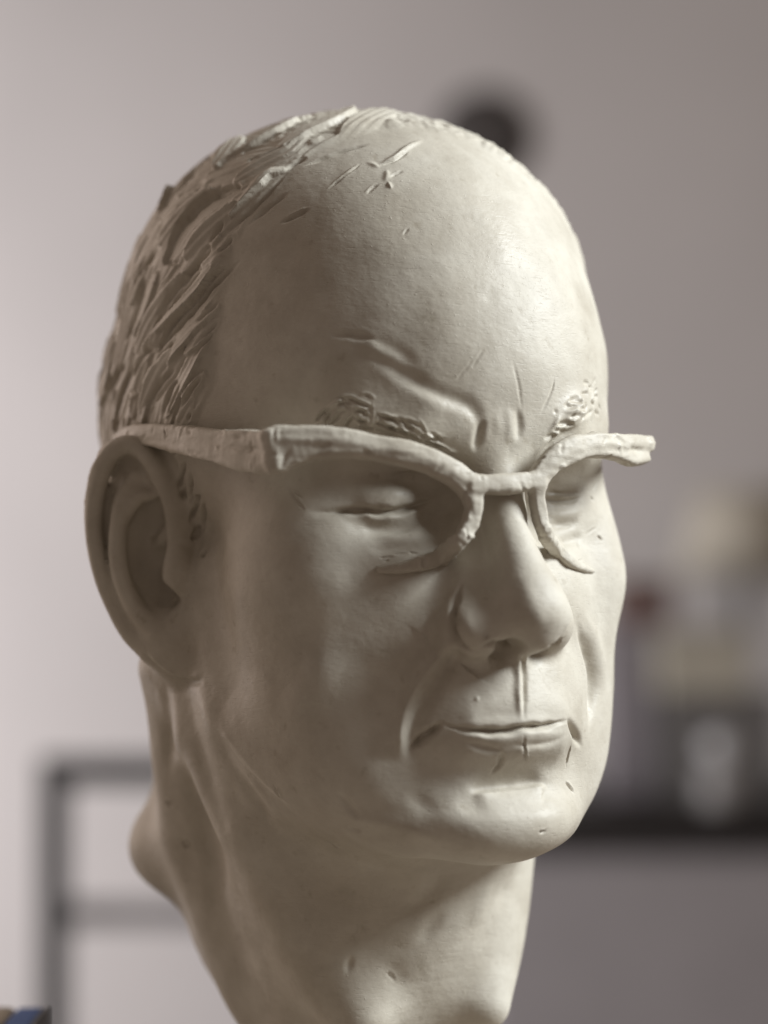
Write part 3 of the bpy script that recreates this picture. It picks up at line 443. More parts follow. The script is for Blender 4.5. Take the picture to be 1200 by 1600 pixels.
HAIR_SLABS = [
(5.5,-0.6,1.2,[(-67.7,-23.8,115.4),(-66.7,-21.3,118.2),(-65.3,-19.9,121.1),(-63.7,-18.8,123.9),(-62.2,-17.2,126.4),(-60.7,-15.5,128.6),(-58.8,-14.6,130.9),(-56.5,-14.7,133.4),(-53.5,-16.4,136.2),(-46.6,-26.0,140.8)]),
(6,1.5,-1.2,[(-64.0,-22.4,122.7),(-59.5,-29.8,127.0)]),
(5,1,0.8,[(-71.7,-5.0,108.0),(-70.9,-2.6,110.1),(-70.0,-0.5,112.3),(-69.0,1.5,114.2),(-68.1,3.6,115.8),(-67.2,5.7,117.1),(-66.3,7.8,118.3),(-65.3,9.7,119.4),(-64.3,11.6,120.4),(-63.3,13.4,121.5)]),
(6.5,-1.2,-0.8,[(-72.9,1.8,101.7),(-71.9,4.3,104.9),(-70.7,6.3,108.2),(-69.4,8.4,111.0),(-68.1,10.7,113.2),(-66.8,13.2,115.0),(-65.4,15.8,116.7),(-63.8,18.7,118.2),(-62.1,21.8,119.5),(-60.2,24.6,120.9)]),
(4,0.9,1,[(-71.4,12.8,101.2),(-70.3,15.5,103.3),(-69.1,18.0,105.4),(-67.9,20.3,107.3),(-66.7,22.5,108.9),(-65.5,24.5,110.4),(-64.3,26.2,111.8),(-63.1,27.6,113.1),(-62.1,28.8,114.4),(-60.9,29.9,115.7)]),
(4,-0.9,0.9,[(-73.9,8.3,90.1),(-73.1,11.4,92.1),(-72.3,14.4,94.0),(-71.4,17.0,96.0),(-70.5,19.1,98.1),(-69.6,21.0,100.1),(-68.6,22.7,102.2)]),
(3.2,1,-0.6,[(-72.9,14.3,88.9),(-72.0,17.3,91.0),(-71.0,20.0,93.2),(-69.9,22.7,95.4),(-68.7,25.4,97.5),(-67.3,28.1,99.6),(-65.9,30.6,101.8)]),
(4.2,-1,-0.9,[(-76.1,2.9,72.5),(-75.5,6.4,74.8),(-74.8,9.7,77.1),(-74.1,12.9,79.3),(-73.3,15.9,81.2),(-72.5,18.8,83.0),(-71.6,21.4,84.8),(-70.8,23.7,86.8),(-69.9,25.8,88.8),(-69.0,27.6,90.6),(-68.2,29.4,92.1),(-67.3,31.1,93.4),(-66.5,32.8,94.7)]),
(3.6,1.1,-0.6,[(-75.9,-0.7,78.5),(-75.4,2.7,80.4),(-74.9,5.9,82.4),(-74.3,9.2,84.4),(-73.5,12.8,86.3),(-72.6,16.3,88.2),(-71.6,19.4,90.1),(-70.7,21.8,91.9),(-69.9,23.7,93.7),(-69.0,25.6,95.4)]),
(3,-0.8,0.8,[(-75.8,-1.0,80.2),(-75.4,1.2,82.2),(-75.1,3.3,84.1),(-74.6,5.8,86.0),(-74.0,9.0,88.0),(-73.2,12.3,90.0),(-72.4,15.2,91.9),(-71.7,17.3,93.4),(-71.1,19.1,94.6),(-70.4,20.8,95.9)]),
(4,0.8,0.7,[(-76.9,-12.3,73.1),(-76.5,-9.7,76.1),(-76.1,-7.1,79.1),(-75.8,-4.1,81.9),(-75.4,-0.9,84.3),(-75.0,2.4,86.5),(-74.4,5.4,88.6),(-73.8,8.2,90.7),(-73.2,10.8,92.7),(-72.5,13.2,94.6)]),
(4.5,0.6,-0.7,[(-76.1,-16.4,79.7),(-75.8,-14.2,82.9),(-75.5,-11.9,86.1),(-75.3,-9.6,89.0),(-75.0,-7.4,91.7),(-74.6,-5.4,94.2),(-74.2,-3.6,96.6)]),
(3,-0.7,0.6,[(-76.0,-25.5,77.0),(-75.7,-22.7,80.0),(-75.5,-19.7,82.9),(-75.3,-17.1,85.9),(-75.1,-14.9,89.0),(-74.8,-13.1,92.2),(-74.5,-11.5,95.4)]),
(4,1,0.6,[(-77.0,-30.7,66.8),(-76.8,-29.0,70.2),(-76.4,-27.7,73.7),(-75.8,-26.9,77.2),(-75.3,-26.2,80.6),(-74.9,-25.3,83.9),(-74.5,-24.4,87.2),(-74.2,-23.4,90.7),(-73.8,-22.5,94.2),(-73.3,-21.8,97.7)]),
(3,0.9,-0.7,[(-76.2,4.4,66.4),(-75.8,7.8,68.4),(-75.2,10.9,70.4),(-74.5,13.8,72.4),(-73.7,16.8,74.3),(-72.9,19.6,76.2),(-72.0,22.4,78.0),(-71.1,25.0,79.7),(-70.1,27.4,81.5),(-69.1,29.8,83.2)]),
(3,-0.6,0.7,[(-76.9,-3.6,55.8),(-76.5,0.6,58.0),(-76.2,4.5,60.2),(-75.8,8.5,62.6),(-75.1,12.4,65.3),(-74.3,16.1,68.2),(-73.4,19.5,71.1)]),
(3.2,0.9,0.8,[(-77.2,-9.2,53.6),(-77.2,-7.2,55.8),(-77.1,-5.4,57.9),(-77.0,-3.3,60.1),(-76.8,-0.5,62.5),(-76.5,2.5,65.0),(-76.1,5.2,67.2),(-75.8,7.4,68.7),(-75.5,9.3,69.8),(-75.1,11.1,70.9)]),
(3,-0.9,-0.7,[(-77.5,-28.4,53.2),(-77.7,-25.7,56.0),(-77.8,-23.3,58.7),(-77.8,-20.9,61.5),(-77.7,-18.1,64.2),(-77.5,-15.2,66.9),(-77.3,-12.5,69.6)]),
(3.2,0.8,0.7,[(-77.4,-15.1,52.3),(-77.5,-13.2,55.1),(-77.6,-11.4,57.8),(-77.5,-9.6,60.6),(-77.4,-7.6,63.3),(-77.1,-5.6,66.1),(-76.9,-3.7,68.8)]),
(2.5,0.8,-0.6,[(-75.1,7.1,50.9),(-75.0,9.8,53.1),(-74.8,12.4,55.4),(-74.5,14.9,57.9),(-74.1,17.5,60.7),(-73.5,20.0,63.6),(-72.9,22.4,66.6),(-72.2,24.6,69.6),(-71.3,26.7,72.7),(-70.4,28.6,75.7)]),
(2.2,0.6,0.6,[(-73.9,12.8,49.2),(-73.8,15.1,51.5),(-73.6,17.2,53.7),(-73.3,19.4,55.9),(-72.9,21.9,58.1),(-72.3,24.4,60.3),(-71.7,26.7,62.5)]),
(2.5,0.7,-0.5,[(-73.8,18.3,69.5),(-73.2,20.3,71.0),(-72.6,22.2,72.5),(-71.9,24.1,74.0),(-71.1,26.4,75.7),(-70.2,28.7,77.5),(-69.2,31.0,79.3)]),
(4,1.2,-0.6,[(-74.5,-48.3,59.3),(-75.7,-42.6,62.5),(-76.1,-38.6,65.8),(-76.1,-36.4,69.1),(-75.6,-36.1,72.5),(-74.8,-37.0,75.9),(-73.7,-38.7,79.4)]),
(5,1.6,0.6,[(-57.2,6.1,131.6),(-54.0,4.3,135.1),(-49.9,0.6,139.1),(-44.4,-6.0,143.5)]),
(5,1,-0.9,[(-52.4,8.2,135.9),(-50.1,9.5,137.7),(-47.4,10.3,139.6),(-44.6,11.0,141.5),(-41.3,11.6,143.4),(-37.6,11.7,145.5),(-34.1,11.3,147.3),(-31.9,11.3,148.3),(-30.5,12.2,148.7),(-29.1,12.8,149.1)]),
(5,0.6,0.7,[(-58.4,22.7,124.6),(-56.4,24.7,126.2),(-54.2,26.5,127.8),(-52.0,28.1,129.4),(-49.8,29.9,130.7),(-47.5,31.6,131.9),(-45.2,32.6,133.4),(-43.0,32.4,135.3),(-40.6,31.3,137.4),(-38.0,29.8,139.7)]),
(6,1.3,-0.8,[(-45.1,27.9,135.7),(-42.9,28.0,137.4),(-40.5,27.8,139.0),(-38.0,27.5,140.7),(-35.3,27.3,142.3),(-32.3,27.0,143.8),(-29.1,26.2,145.5),(-25.6,24.8,147.3),(-21.4,22.2,149.4),(-15.0,15.7,152.5)]),
(6,0.6,0.6,[(-45.7,39.9,128.5),(-43.9,40.8,129.5),(-42.1,41.5,130.5),(-40.1,42.2,131.7),(-37.4,42.9,133.1),(-34.3,43.4,134.8),(-31.5,43.3,136.4),(-29.3,42.8,137.8),(-27.5,42.0,139.2),(-25.5,40.9,140.6)]),
(3,1.6,-1.2,[(-63.1,29.0,112.0),(-61.7,29.9,114.2),(-60.2,30.7,116.4),(-58.7,31.4,118.6),(-57.0,31.8,120.9),(-55.3,32.0,123.1),(-53.7,32.5,124.9),(-52.3,33.5,125.8),(-51.2,34.9,126.2),(-50.0,36.3,126.7)]),
(3.5,-0.5,0.6,[(-65.7,27.6,106.4),(-64.0,29.9,108.8),(-62.2,31.9,111.2),(-60.3,33.6,113.5),(-58.6,34.9,115.6),(-56.9,35.9,117.6),(-55.3,36.8,119.5),(-53.6,37.4,121.3),(-52.1,37.9,123.0),(-50.4,38.2,124.8)]),
(3,0.7,-0.6,[(-63.4,33.1,106.3),(-62.1,34.6,108.2),(-60.6,36.0,110.1),(-59.0,37.5,112.0),(-57.0,39.4,114.1),(-54.7,41.2,116.2),(-52.2,42.8,118.3)]),
(6,0.8,0.5,[(-31.8,41.8,137.2),(-29.6,41.1,138.7),(-27.2,40.1,140.3),(-24.3,38.8,142.1),(-20.4,36.8,144.4),(-15.4,33.4,147.1),(-9.6,28.5,149.8),(-2.8,21.5,152.5)]),
]
HAIR_CUTS = [
('g',1,2.2,[(-64.3,36.1,97.8),(-65.3,34.7,96.4),(-66.2,33.2,95.1),(-67.1,31.6,93.7),(-67.9,29.9,92.4),(-68.8,28.2,91.1),(-69.6,26.4,89.7),(-70.3,24.7,88.0),(-71.1,22.9,86.1),(-71.9,20.8,84.1),(-72.7,18.1,82.1),(-73.6,14.9,80.0),(-74.4,11.8,78.1),(-75.0,9.0,76.6),(-75.4,6.3,75.4),(-75.8,4.0,74.2),(-76.1,2.3,73.1),(-76.3,1.0,72.1),(-76.4,-0.2,71.1)]),
('g',1.2,1.8,[(-68.0,24.7,102.1),(-68.6,23.4,101.1),(-69.3,22.0,100.0),(-70.0,20.3,98.7),(-70.9,18.2,97.1),(-71.8,15.8,95.2),(-72.6,13.3,93.3),(-73.3,11.0,91.5),(-73.9,8.7,89.7),(-74.4,6.3,87.9),(-74.9,3.9,86.1),(-75.3,1.4,84.3),(-75.6,-1.3,82.5)]),
('g',0.9,1.6,[(-60.2,24.2,121.1),(-61.5,21.0,120.9),(-62.7,17.5,120.7),(-63.9,14.4,120.0),(-65.4,11.7,118.5),(-66.9,9.4,116.5),(-68.1,7.1,114.6),(-69.1,5.2,112.9),(-70.0,3.5,111.3),(-70.7,1.7,109.7)]),
('g',1.3,1.8,[(-72.3,-6.0,106.0),(-72.7,-8.5,104.8),(-72.9,-11.3,103.6),(-73.1,-13.8,102.2),(-73.4,-15.5,100.6),(-73.6,-16.7,98.9),(-73.8,-18.1,97.2)]),
('g',1.2,1.6,[(-53.3,-18.2,136.1),(-56.6,-15.6,133.2),(-59.0,-14.7,130.7),(-60.9,-14.3,128.4),(-62.6,-14.3,126.2),(-64.2,-14.7,123.8),(-65.8,-15.5,121.1),(-67.1,-17.0,118.4),(-68.2,-19.2,115.7)]),
('g',0.9,1.6,[(-50.3,38.0,125.1),(-52.4,37.8,122.6),(-54.5,37.4,120.2),(-56.3,36.6,117.9),(-58.1,35.7,115.9),(-59.7,34.5,113.9),(-61.2,33.1,112.0),(-62.7,31.6,110.2),(-64.1,29.9,108.5),(-65.4,28.1,106.7)]),
('g',0.8,1.2,[(-51.4,43.5,118.8),(-53.1,42.5,117.3),(-54.7,41.3,115.9),(-56.4,40.1,114.4),(-58.1,38.6,112.7),(-59.8,37.0,110.8),(-61.5,35.3,109.0)]),
('g',0.8,1.3,[(-26.2,48.7,135.5),(-28.8,48.1,134.6),(-31.4,47.3,133.9),(-34.3,46.3,132.8),(-37.9,45.0,131.3),(-41.6,43.3,129.6),(-45.2,41.1,128.1)]),
('g',0.6,1,[(-49.2,51.9,112.1),(-50.1,51.1,111.5),(-51.0,50.4,110.9),(-52.0,49.5,110.3),(-53.3,48.2,109.7),(-54.7,46.7,109.1),(-56.0,45.1,108.4)]),
('g',0.8,1.4,[(-43.2,39.0,131.3),(-44.5,38.6,130.5),(-45.7,38.2,129.6),(-46.8,37.8,128.9),(-47.7,37.6,128.2),(-48.4,37.5,127.5),(-49.1,37.4,126.8)]),
('g',0.8,1.2,[(-47.8,26.4,134.2),(-49.0,25.4,133.6),(-50.2,24.3,133.0),(-51.2,23.1,132.5),(-52.2,22.0,132.1),(-53.0,20.9,131.7),(-53.8,19.7,131.3)]),
('g',0.8,1.6,[(-64.7,26.5,110.4),(-65.5,25.9,108.9),(-66.3,25.1,107.3),(-67.0,24.4,106.0),(-67.5,23.8,105.1),(-67.8,23.2,104.5),(-68.2,22.6,103.9)]),
('g',0.6,1.2,[(-64.5,31.4,105.2),(-65.1,30.8,104.2),(-65.6,30.2,103.2),(-66.1,29.6,102.3),(-66.6,29.0,101.6),(-66.9,28.4,100.9),(-67.3,27.7,100.2)]),
('g',0.7,1.4,[(-68.8,30.1,84.8),(-69.5,28.7,83.3),(-70.2,27.1,81.9),(-70.8,25.6,80.6),(-71.3,24.2,79.8),(-71.8,22.9,79.3),(-72.2,21.5,78.7)]),
('g',0.6,1.2,[(-69.2,31.0,79.0),(-69.9,29.5,77.5),(-70.6,28.0,76.0),(-71.2,26.5,74.5),(-71.8,24.9,73.1),(-72.4,23.2,71.7),(-73.0,21.5,70.4)]),
('g',0.6,1.2,[(-70.1,29.4,75.8),(-70.8,27.9,73.7),(-71.5,26.3,71.7),(-72.1,24.8,70.1),(-72.4,23.7,69.3),(-72.7,22.7,68.9),(-73.0,21.6,68.5)]),
('g',0.9,1.6,[(-75.4,3.3,49.7),(-75.5,4.2,51.1),(-75.5,5.1,52.5),(-75.5,6.3,54.0),(-75.5,8.2,56.0),(-75.3,10.2,58.1),(-75.1,11.9,59.8),(-75.0,12.9,60.7),(-74.9,13.8,61.3),(-74.7,14.6,61.8)]),
('g',0.6,1.3,[(-74.9,7.7,50.1),(-74.9,9.5,52.1),(-74.8,11.3,54.1),(-74.7,12.8,55.9),(-74.6,14.1,57.4),(-74.5,15.3,58.8),(-74.3,16.4,60.2)]),
('g',0.6,1.2,[(-74.2,11.7,49.9),(-74.2,13.3,51.6),(-74.1,14.8,53.3),(-74.0,15.9,54.9),(-74.0,16.4,56.3),(-74.1,16.7,57.4),(-74.1,16.9,58.6)]),
('g',0.7,1.6,[(-73.9,14.8,52.0),(-73.7,16.6,53.6),(-73.5,18.4,55.2),(-73.2,20.3,56.9),(-72.8,22.4,58.7),(-72.3,24.6,60.6),(-71.7,26.8,62.4)]),
('g',0.5,0.9,[(-73.0,17.2,48.8),(-72.8,19.4,50.9)]),
('g',1.2,1.6,[(-77.0,-10.5,71.7),(-76.8,-7.5,71.9),(-76.6,-4.6,72.2),(-76.5,-2.1,72.5),(-76.3,-0.3,72.8),(-76.2,1.1,73.2),(-76.0,2.5,73.6)]),
('g',1.2,1.5,[(-77.3,-9.6,55.1),(-77.4,-9.8,56.2),(-77.5,-10.1,57.3),(-77.6,-11.0,58.4),(-77.7,-12.9,59.4),(-77.8,-15.5,60.3),(-77.8,-18.2,61.3)]),
('g',1,1.5,[(-76.7,-37.0,59.6),(-77.0,-34.5,61.6),(-77.1,-32.3,63.6),(-77.2,-29.7,65.5),(-77.3,-26.5,67.1),(-77.3,-23.0,68.6),(-77.3,-19.7,70.2)]),
('g',0.9,1.4,[(-76.2,-22.2,76.8),(-75.9,-21.0,79.4),(-75.6,-19.6,82.1),(-75.4,-18.1,84.4),(-75.3,-16.4,86.2),(-75.3,-14.6,87.8),(-75.2,-12.9,89.3)]),
('g',1,1.3,[(-76.0,-37.8,67.8),(-75.8,-37.2,70.0),(-75.5,-36.9,72.2),(-75.2,-36.8,74.3),(-74.8,-36.9,76.0),(-74.4,-37.3,77.7),(-73.9,-37.8,79.3)]),
('g',1,1.3,[(-75.3,-16.5,86.6),(-75.0,-15.8,89.2),(-74.8,-15.1,91.9),(-74.5,-14.5,94.3),(-74.2,-13.9,96.5),(-73.9,-13.3,98.5),(-73.5,-12.8,100.5)]),
('g',0.9,1.4,[(-76.6,0.3,66.8),(-76.4,2.7,68.4),(-76.0,5.0,70.1),(-75.6,7.3,71.6),(-75.2,9.8,73.0),(-74.6,12.3,74.3),(-74.0,14.8,75.5)]),
('g',0.8,1.3,[(-76.1,-3.0,77.2),(-75.8,-0.6,79.7),(-75.4,1.7,82.2),(-75.0,4.0,84.3),(-74.6,6.2,85.9),(-74.2,8.3,87.1),(-73.7,10.4,88.3)]),
('g',0.8,1.2,[(-72.0,10.1,100.7),(-72.3,9.0,100.2),(-72.6,7.8,99.8),(-72.8,6.4,99.6),(-73.0,4.5,99.9),(-73.1,2.2,100.6),(-73.2,-0.2,101.2)]),
('g',0.8,1,[(-60.9,16.9,123.8),(-63.9,14.4,120.0)]),
('g',0.8,1.3,[(-76.9,-4.8,54.8),(-76.8,-2.0,57.0),(-76.6,0.6,59.2),(-76.3,3.4,61.2),(-76.0,6.7,62.8),(-75.5,10.1,64.3),(-75.0,13.3,65.7)]),
('g',0.8,1.2,[(-77.4,-29.1,53.4),(-77.6,-28.3,55.5),(-77.7,-27.6,57.6),(-77.7,-26.5,59.6),(-77.8,-24.7,61.3),(-77.8,-22.6,63.0),(-77.7,-20.6,64.7)]),
('g',0.9,1.3,[(-75.4,-44.3,54.5),(-75.8,-42.8,56.3),(-76.0,-41.6,58.1),(-76.2,-40.4,59.9),(-76.3,-39.1,61.7),(-76.4,-37.8,63.5),(-76.5,-36.7,65.3)]),
]
BROW_NEAR = [(-52.4,67.4,46.4),(-49.1,71.3,50.1),(-43.1,76.3,48.5),(-35.2,81.6,44.8),(-26.1,85.0,40.5),(-19.4,85.0,37.9)]
BROW_FAR = [(13.8,88.0,40.8),(18.4,88.2,45.2),(23.9,87.5,50.1),(31.0,84.0,54.6),(39.3,78.6,58.8)]
SPECS = {
'rim_near_top_a': [(-72.0,71.7,39.2,3.40),(-69.4,73.3,39.9,3.80),(-63.0,77.1,39.9,3.70),(-54.7,81.5,39.7,3.50),(-44.4,86.1,37.6,3.10),(-35.4,89.4,36.2,3.00),(-26.0,92.0,32.5,3.00),(-19.6,93.3,28.9,2.80),(-15.6,93.9,26.5,2.60)],
'rim_near_top_b': [(-70.7,72.5,33.2,4.00),(-67.0,74.8,34.8,4.00),(-61.4,78.1,36.5,3.40),(-53.0,82.3,37.1,3.20),(-42.6,86.8,35.5,2.80),(-33.5,89.9,33.6,2.70),(-26.0,92.0,30.3,2.60),(-20.4,93.1,26.8,2.40),(-17.4,93.6,23.2,2.30)],
'rim_near_low': [(-16.0,93.9,26.1,2.90),(-16.0,93.9,20.4,2.80),(-17.6,93.6,14.3,2.80),(-20.9,93.0,9.7,2.70),(-20.0,83.0,5.7,2.70),(-26.4,81.6,3.2,2.30),(-32.6,79.0,1.8,1.80),(-37.7,75.9,1.4,1.20)],
'bridge': [(-16.0,93.9,26.5,2.70),(-10.7,94.5,26.6,3.10),(-5.3,94.9,26.9,3.20),(0.3,95.0,27.4,3.10),(5.3,94.9,28.1,2.70)],
'rim_far_top_a': [(5.3,94.9,28.5,2.70),(9.2,94.6,33.2,3.00),(15.9,93.9,37.9,3.10),(26.0,91.9,40.6,2.90),(38.3,88.4,41.6,2.70),(50.7,83.4,42.1,2.60),(57.8,79.9,41.9,2.70)],
'rim_far_top_b': [(7.2,94.8,27.8,2.40),(11.7,94.4,32.5,2.60),(19.0,93.4,36.5,2.90),(29.0,91.2,38.5,2.80),(40.0,87.8,38.3,2.70),(48.4,84.5,36.7,2.60),(55.3,81.2,37.7,2.70)],
'rim_far_low': [(5.8,94.9,27.5,2.60),(5.8,94.9,23.7,2.40),(7.0,94.8,17.9,2.30),(9.4,94.6,12.1,2.20),(22.6,80.6,8.0,2.20),(27.9,79.9,4.5,1.80),(34.0,77.5,2.5,1.40),(40.4,74.7,1.3,0.90)],
'temple_near_a': [(-72.0,71.7,39.2,3.40),(-73.0,63.7,39.8,3.10),(-76.0,39.2,42.0,2.70),(-78.0,12.8,44.9,2.70),(-79.0,-10.1,46.3,2.70),(-79.0,-23.3,45.4,2.40),(-77.0,-36.2,42.4,1.80)],
'temple_near_b': [(-70.7,72.5,33.2,4.00),(-73.0,64.6,33.1,3.60),(-76.0,43.7,36.6,3.10),(-78.0,12.8,41.7,2.60),(-79.0,-5.0,44.3,2.40),(-79.0,-19.0,43.5,2.00)],
'temple_far': [(57.8,79.9,41.9,2.70),(75.0,45.0,44.0,3.00),(78.0,10.0,46.0,2.80),(79.0,-8.0,44.0,2.40)],
}

_tab = np.random.RandomState(7).uniform(-1, 1, 1 << 16).astype(f32)
def vnoise(P, seed):
    """smooth lattice noise, -1..1, unit wavelength"""
    P = P.astype(f32) + f32(500 + seed * 17.31); I = np.floor(P).astype(np.int64); F_ = P - I
    F_ = F_ * F_ * F_ * (F_ * (F_ * 6 - 15) + 10); o = np.zeros(len(P), f32)
    for dx in (0, 1):
        for dy in (0, 1):
            for dz in (0, 1):
                h = ((I[:, 0] + dx) * 73856093 ^ (I[:, 1] + dy) * 19349663 ^ (I[:, 2] + dz) * 83492791) + seed * 7919
                h = (h ^ (h >> 13)) * 0x5bd1e995; h = (h ^ (h >> 15)) & 0xffff
                wgt = (F_[:, 0] if dx else 1 - F_[:, 0]) * (F_[:, 1] if dy else 1 - F_[:, 1]) * (F_[:, 2] if dz else 1 - F_[:, 2])
                o += wgt * _tab[h]
    return o
def wob(P, wl, seed): return vnoise(P / wl, seed) + .5 * vnoise(P / wl * 2.1, seed + 1)

def near_line(v, nrm, pts, reach):
    """vertices within reach of a polyline: index, distance, signed side, position along 0..1"""
    p = np.array(pts, f32); lo = p.min(0) - reach; hi = p.max(0) + reach
    i0, i1 = np.searchsorted(v[:, 2], (lo[2], hi[2]))
    idx = i0 + np.nonzero(((v[i0:i1, :2] > lo[:2]) & (v[i0:i1, :2] < hi[:2])).all(1))[0]
    if not len(idx): return idx, None, None, None
    Y = v[idx]; best = np.full(len(Y), 1e9, f32); side = np.zeros(len(Y), f32); tt = np.zeros(len(Y), f32)
    seg = np.linalg.norm(np.diff(p, axis=0), axis=1); cum = np.concatenate([[0], np.cumsum(seg)]); tot = cum[-1] + 1e-6
    for i in range(len(p) - 1):
        d = p[i + 1] - p[i]; L2 = float(d @ d) + 1e-9
        t = np.clip(((Y - p[i]) @ d) / L2, 0, 1)
        q = Y - p[i] - t[:, None] * d
        r = np.sqrt((q * q).sum(1)); b = r < best
        best[b] = r[b]; tt[b] = (cum[i] + t[b] * seg[i]) / tot
        cr = np.cross(np.broadcast_to(d / math.sqrt(L2), q.shape), nrm[idx])
        s = (q * cr).sum(1); side[b] = s[b]
    k = best < reach
    return idx[k], best[k], side[k], tt[k]

def sstep(a, b, x):
    t = np.clip((x - a) / (b - a), 0, 1); return t * t * (3 - 2 * t)

def soft_line(v, idx, pts, w, tap=True):
    """a tapered line blurred to width w: 1 on the line, smooth everywhere"""
    p = np.array(pts, float); seg = np.linalg.norm(np.diff(p, axis=0), axis=1); cum = np.concatenate([[0], np.cumsum(seg)]); L = cum[-1]
    n = max(int(L / (.4 * w)) + 2, 4); t = np.linspace(0, L, n); q = np.stack([np.interp(t, cum, p[:, k]) for k in range(3)], 1)
    u = t / L; tp = np.clip(sstep(-.03, .32, u) * sstep(-.03, .32, 1 - u), .02, 1) if tap else np.ones(n)
    y = np.zeros(len(idx), f32); Y = v[idx].astype(f32); y2 = (Y * Y).sum(1)
    for k in range(n):
        wk = w * (.5 + .5 * tp[k]) * (1 + (.18 if w < 1.4 else .05) * math.sin(t[k] * .9 + p[0, 0]))
        d2 = ((Y - q[k].astype(f32)) ** 2).sum(1)
        y += (tp[k] * (L / (n - 1)) / (wk * 1.772)) * np.exp(-d2 / (wk * wk))
    return y

def stroke(v, nrm, disp, typ, w, d, pts):
    reach = w * (6 if typ == 'f' else 3.4 if typ in 'gr' else 2.2)
    idx, r, s, t = near_line(v, nrm, pts, reach)
    if not len(idx): return
    if typ in 'gr':
        y = soft_line(v, idx, pts, w)
        disp[idx] += (d * y if typ == 'r' else -1.25 * d * y + .30 * d * soft_line(v, idx, pts, 1.7 * w)) * sstep(reach, .8 * reach, r)
        return
    if typ == 'c':
        tp = sstep(-.04, .3, t) * sstep(-.04, .3, 1 - t); wl = np.maximum(w * (.45 + .55 * tp), .45)
        y = (-d * np.maximum(0, 1 - r / wl) + .4 * d * np.exp(-((r - 1.2 * wl) / (.45 * wl)) ** 2) * (.55 + .45 * np.tanh(3 * s / w))) * tp
        disp[idx] += y
        return
    sd = SIDE * s; e = np.array(pts, f32); Lm = np.linalg.norm(np.diff(e, axis=0), axis=1).sum()
    tp = sstep(0, .16, t) * sstep(0, .22, 1 - t)
    y = d * sstep(-.6 * w, .7 * w, sd) * np.exp(-np.maximum(sd, 0) / (2.2 * w)) - .35 * d * np.exp(-((sd + .9 * w) / (.8 * w)) ** 2)
    disp[idx] += y * tp * sstep(6 * w, 2.5 * w, r)
SIDE = -1.0

def hair_edge(P):
    """signed mm behind the hairline (positive: hair)"""
    phi = np.degrees(np.arctan2(P[:, 2] - 60, np.abs(P[:, 0])))
    line = np.interp(phi, HAIRLINE[0], HAIRLINE[1])
    e = line - P[:, 1]
    e = e + 13 * sstep(0, 35, P[:, 0]) * sstep(70, 110, P[:, 2])
    return np.minimum(e, P[:, 2] + 18 + .25 * np.maximum(0, -P[:, 1] - 20))

def slab(v, nrm, hh, hm, w, b, tilt, pts, edge=.8):
    idx, r, s, t = near_line(v, nrm, pts, w * 1.1)
    if not len(idx): return
    ww = w * np.sqrt(np.clip(np.sin(math.pi * (.04 + .92 * t)), 0, 1)) + .05
    m = 1 - sstep(edge, 1.02, r / ww)
    new = b + tilt * (s / w) + .14 * np.sin(s * 2.3 + w * 7) + .07 * np.sin(s * 6.1 + w * 3)
    hh[idx] = hh[idx] * (1 - m) + new * m
    hm[idx] = np.maximum(hm[idx], m)
HAIRLINE = ((-60, -20, 0, 20, 40, 60, 90), (8, 8, 30, 30, 34, 40, 48))

g_ = GRID / 2
hv, hq = sculpt(H, (axis(-105, 1.9 * g_, 30, 2.1 * g_, 105), axis(-125, 3 * g_, -35, 2.2 * g_, 25, 1.6 * g_, 125), axis(-207, 2.8 * g_, -95, 1.65 * g_, 60, 2.1 * g_, 167)), SUBD)
hn = vnormals(hv, hq)
v32 = hv.astype(f32); n32 = hn.astype(f32)
disp = np.zeros(len(hv), f32)
for typ, w_, d_, pts in STROKES: stroke(v32, n32, disp, typ, w_, d_, pts)
rb = np.random.RandomState(8)
for bp, nb in ((BROW_NEAR, 36), (BROW_FAR, 16)):
    bp = np.array(bp); sg = np.linalg.norm(np.diff(bp, axis=0), axis=1); cu = np.concatenate([[0], np.cumsum(sg)])
    for i in range(nb):
        t0 = rb.uniform(0, cu[-1]); c0 = np.array([np.interp(t0, cu, bp[:, k]) for k in range(3)]) + rb.normal(size=3) * (1.2, .5, 1.9)
        c0 = v32[np.argmin(((v32[::3] - c0) ** 2).sum(1)) * 3]
        g = np.array([np.interp(min(t0 + 3, cu[-1]), cu, bp[:, k]) - np.interp(t0 - 3, cu, bp[:, k]) for k in range(3)]); g = g / np.linalg.norm(g) + rb.normal(size=3) * .28
        g = g / np.linalg.norm(g) * rb.uniform(2.4, 5.0)
        stroke(v32, n32, disp, rb.choice(['c', 'c', 'c', 'r'] if nb > 30 else ['g', 'r']), rb.uniform(.5, .75), rb.uniform(.35, .8), [c0 - g, c0, c0 + g])
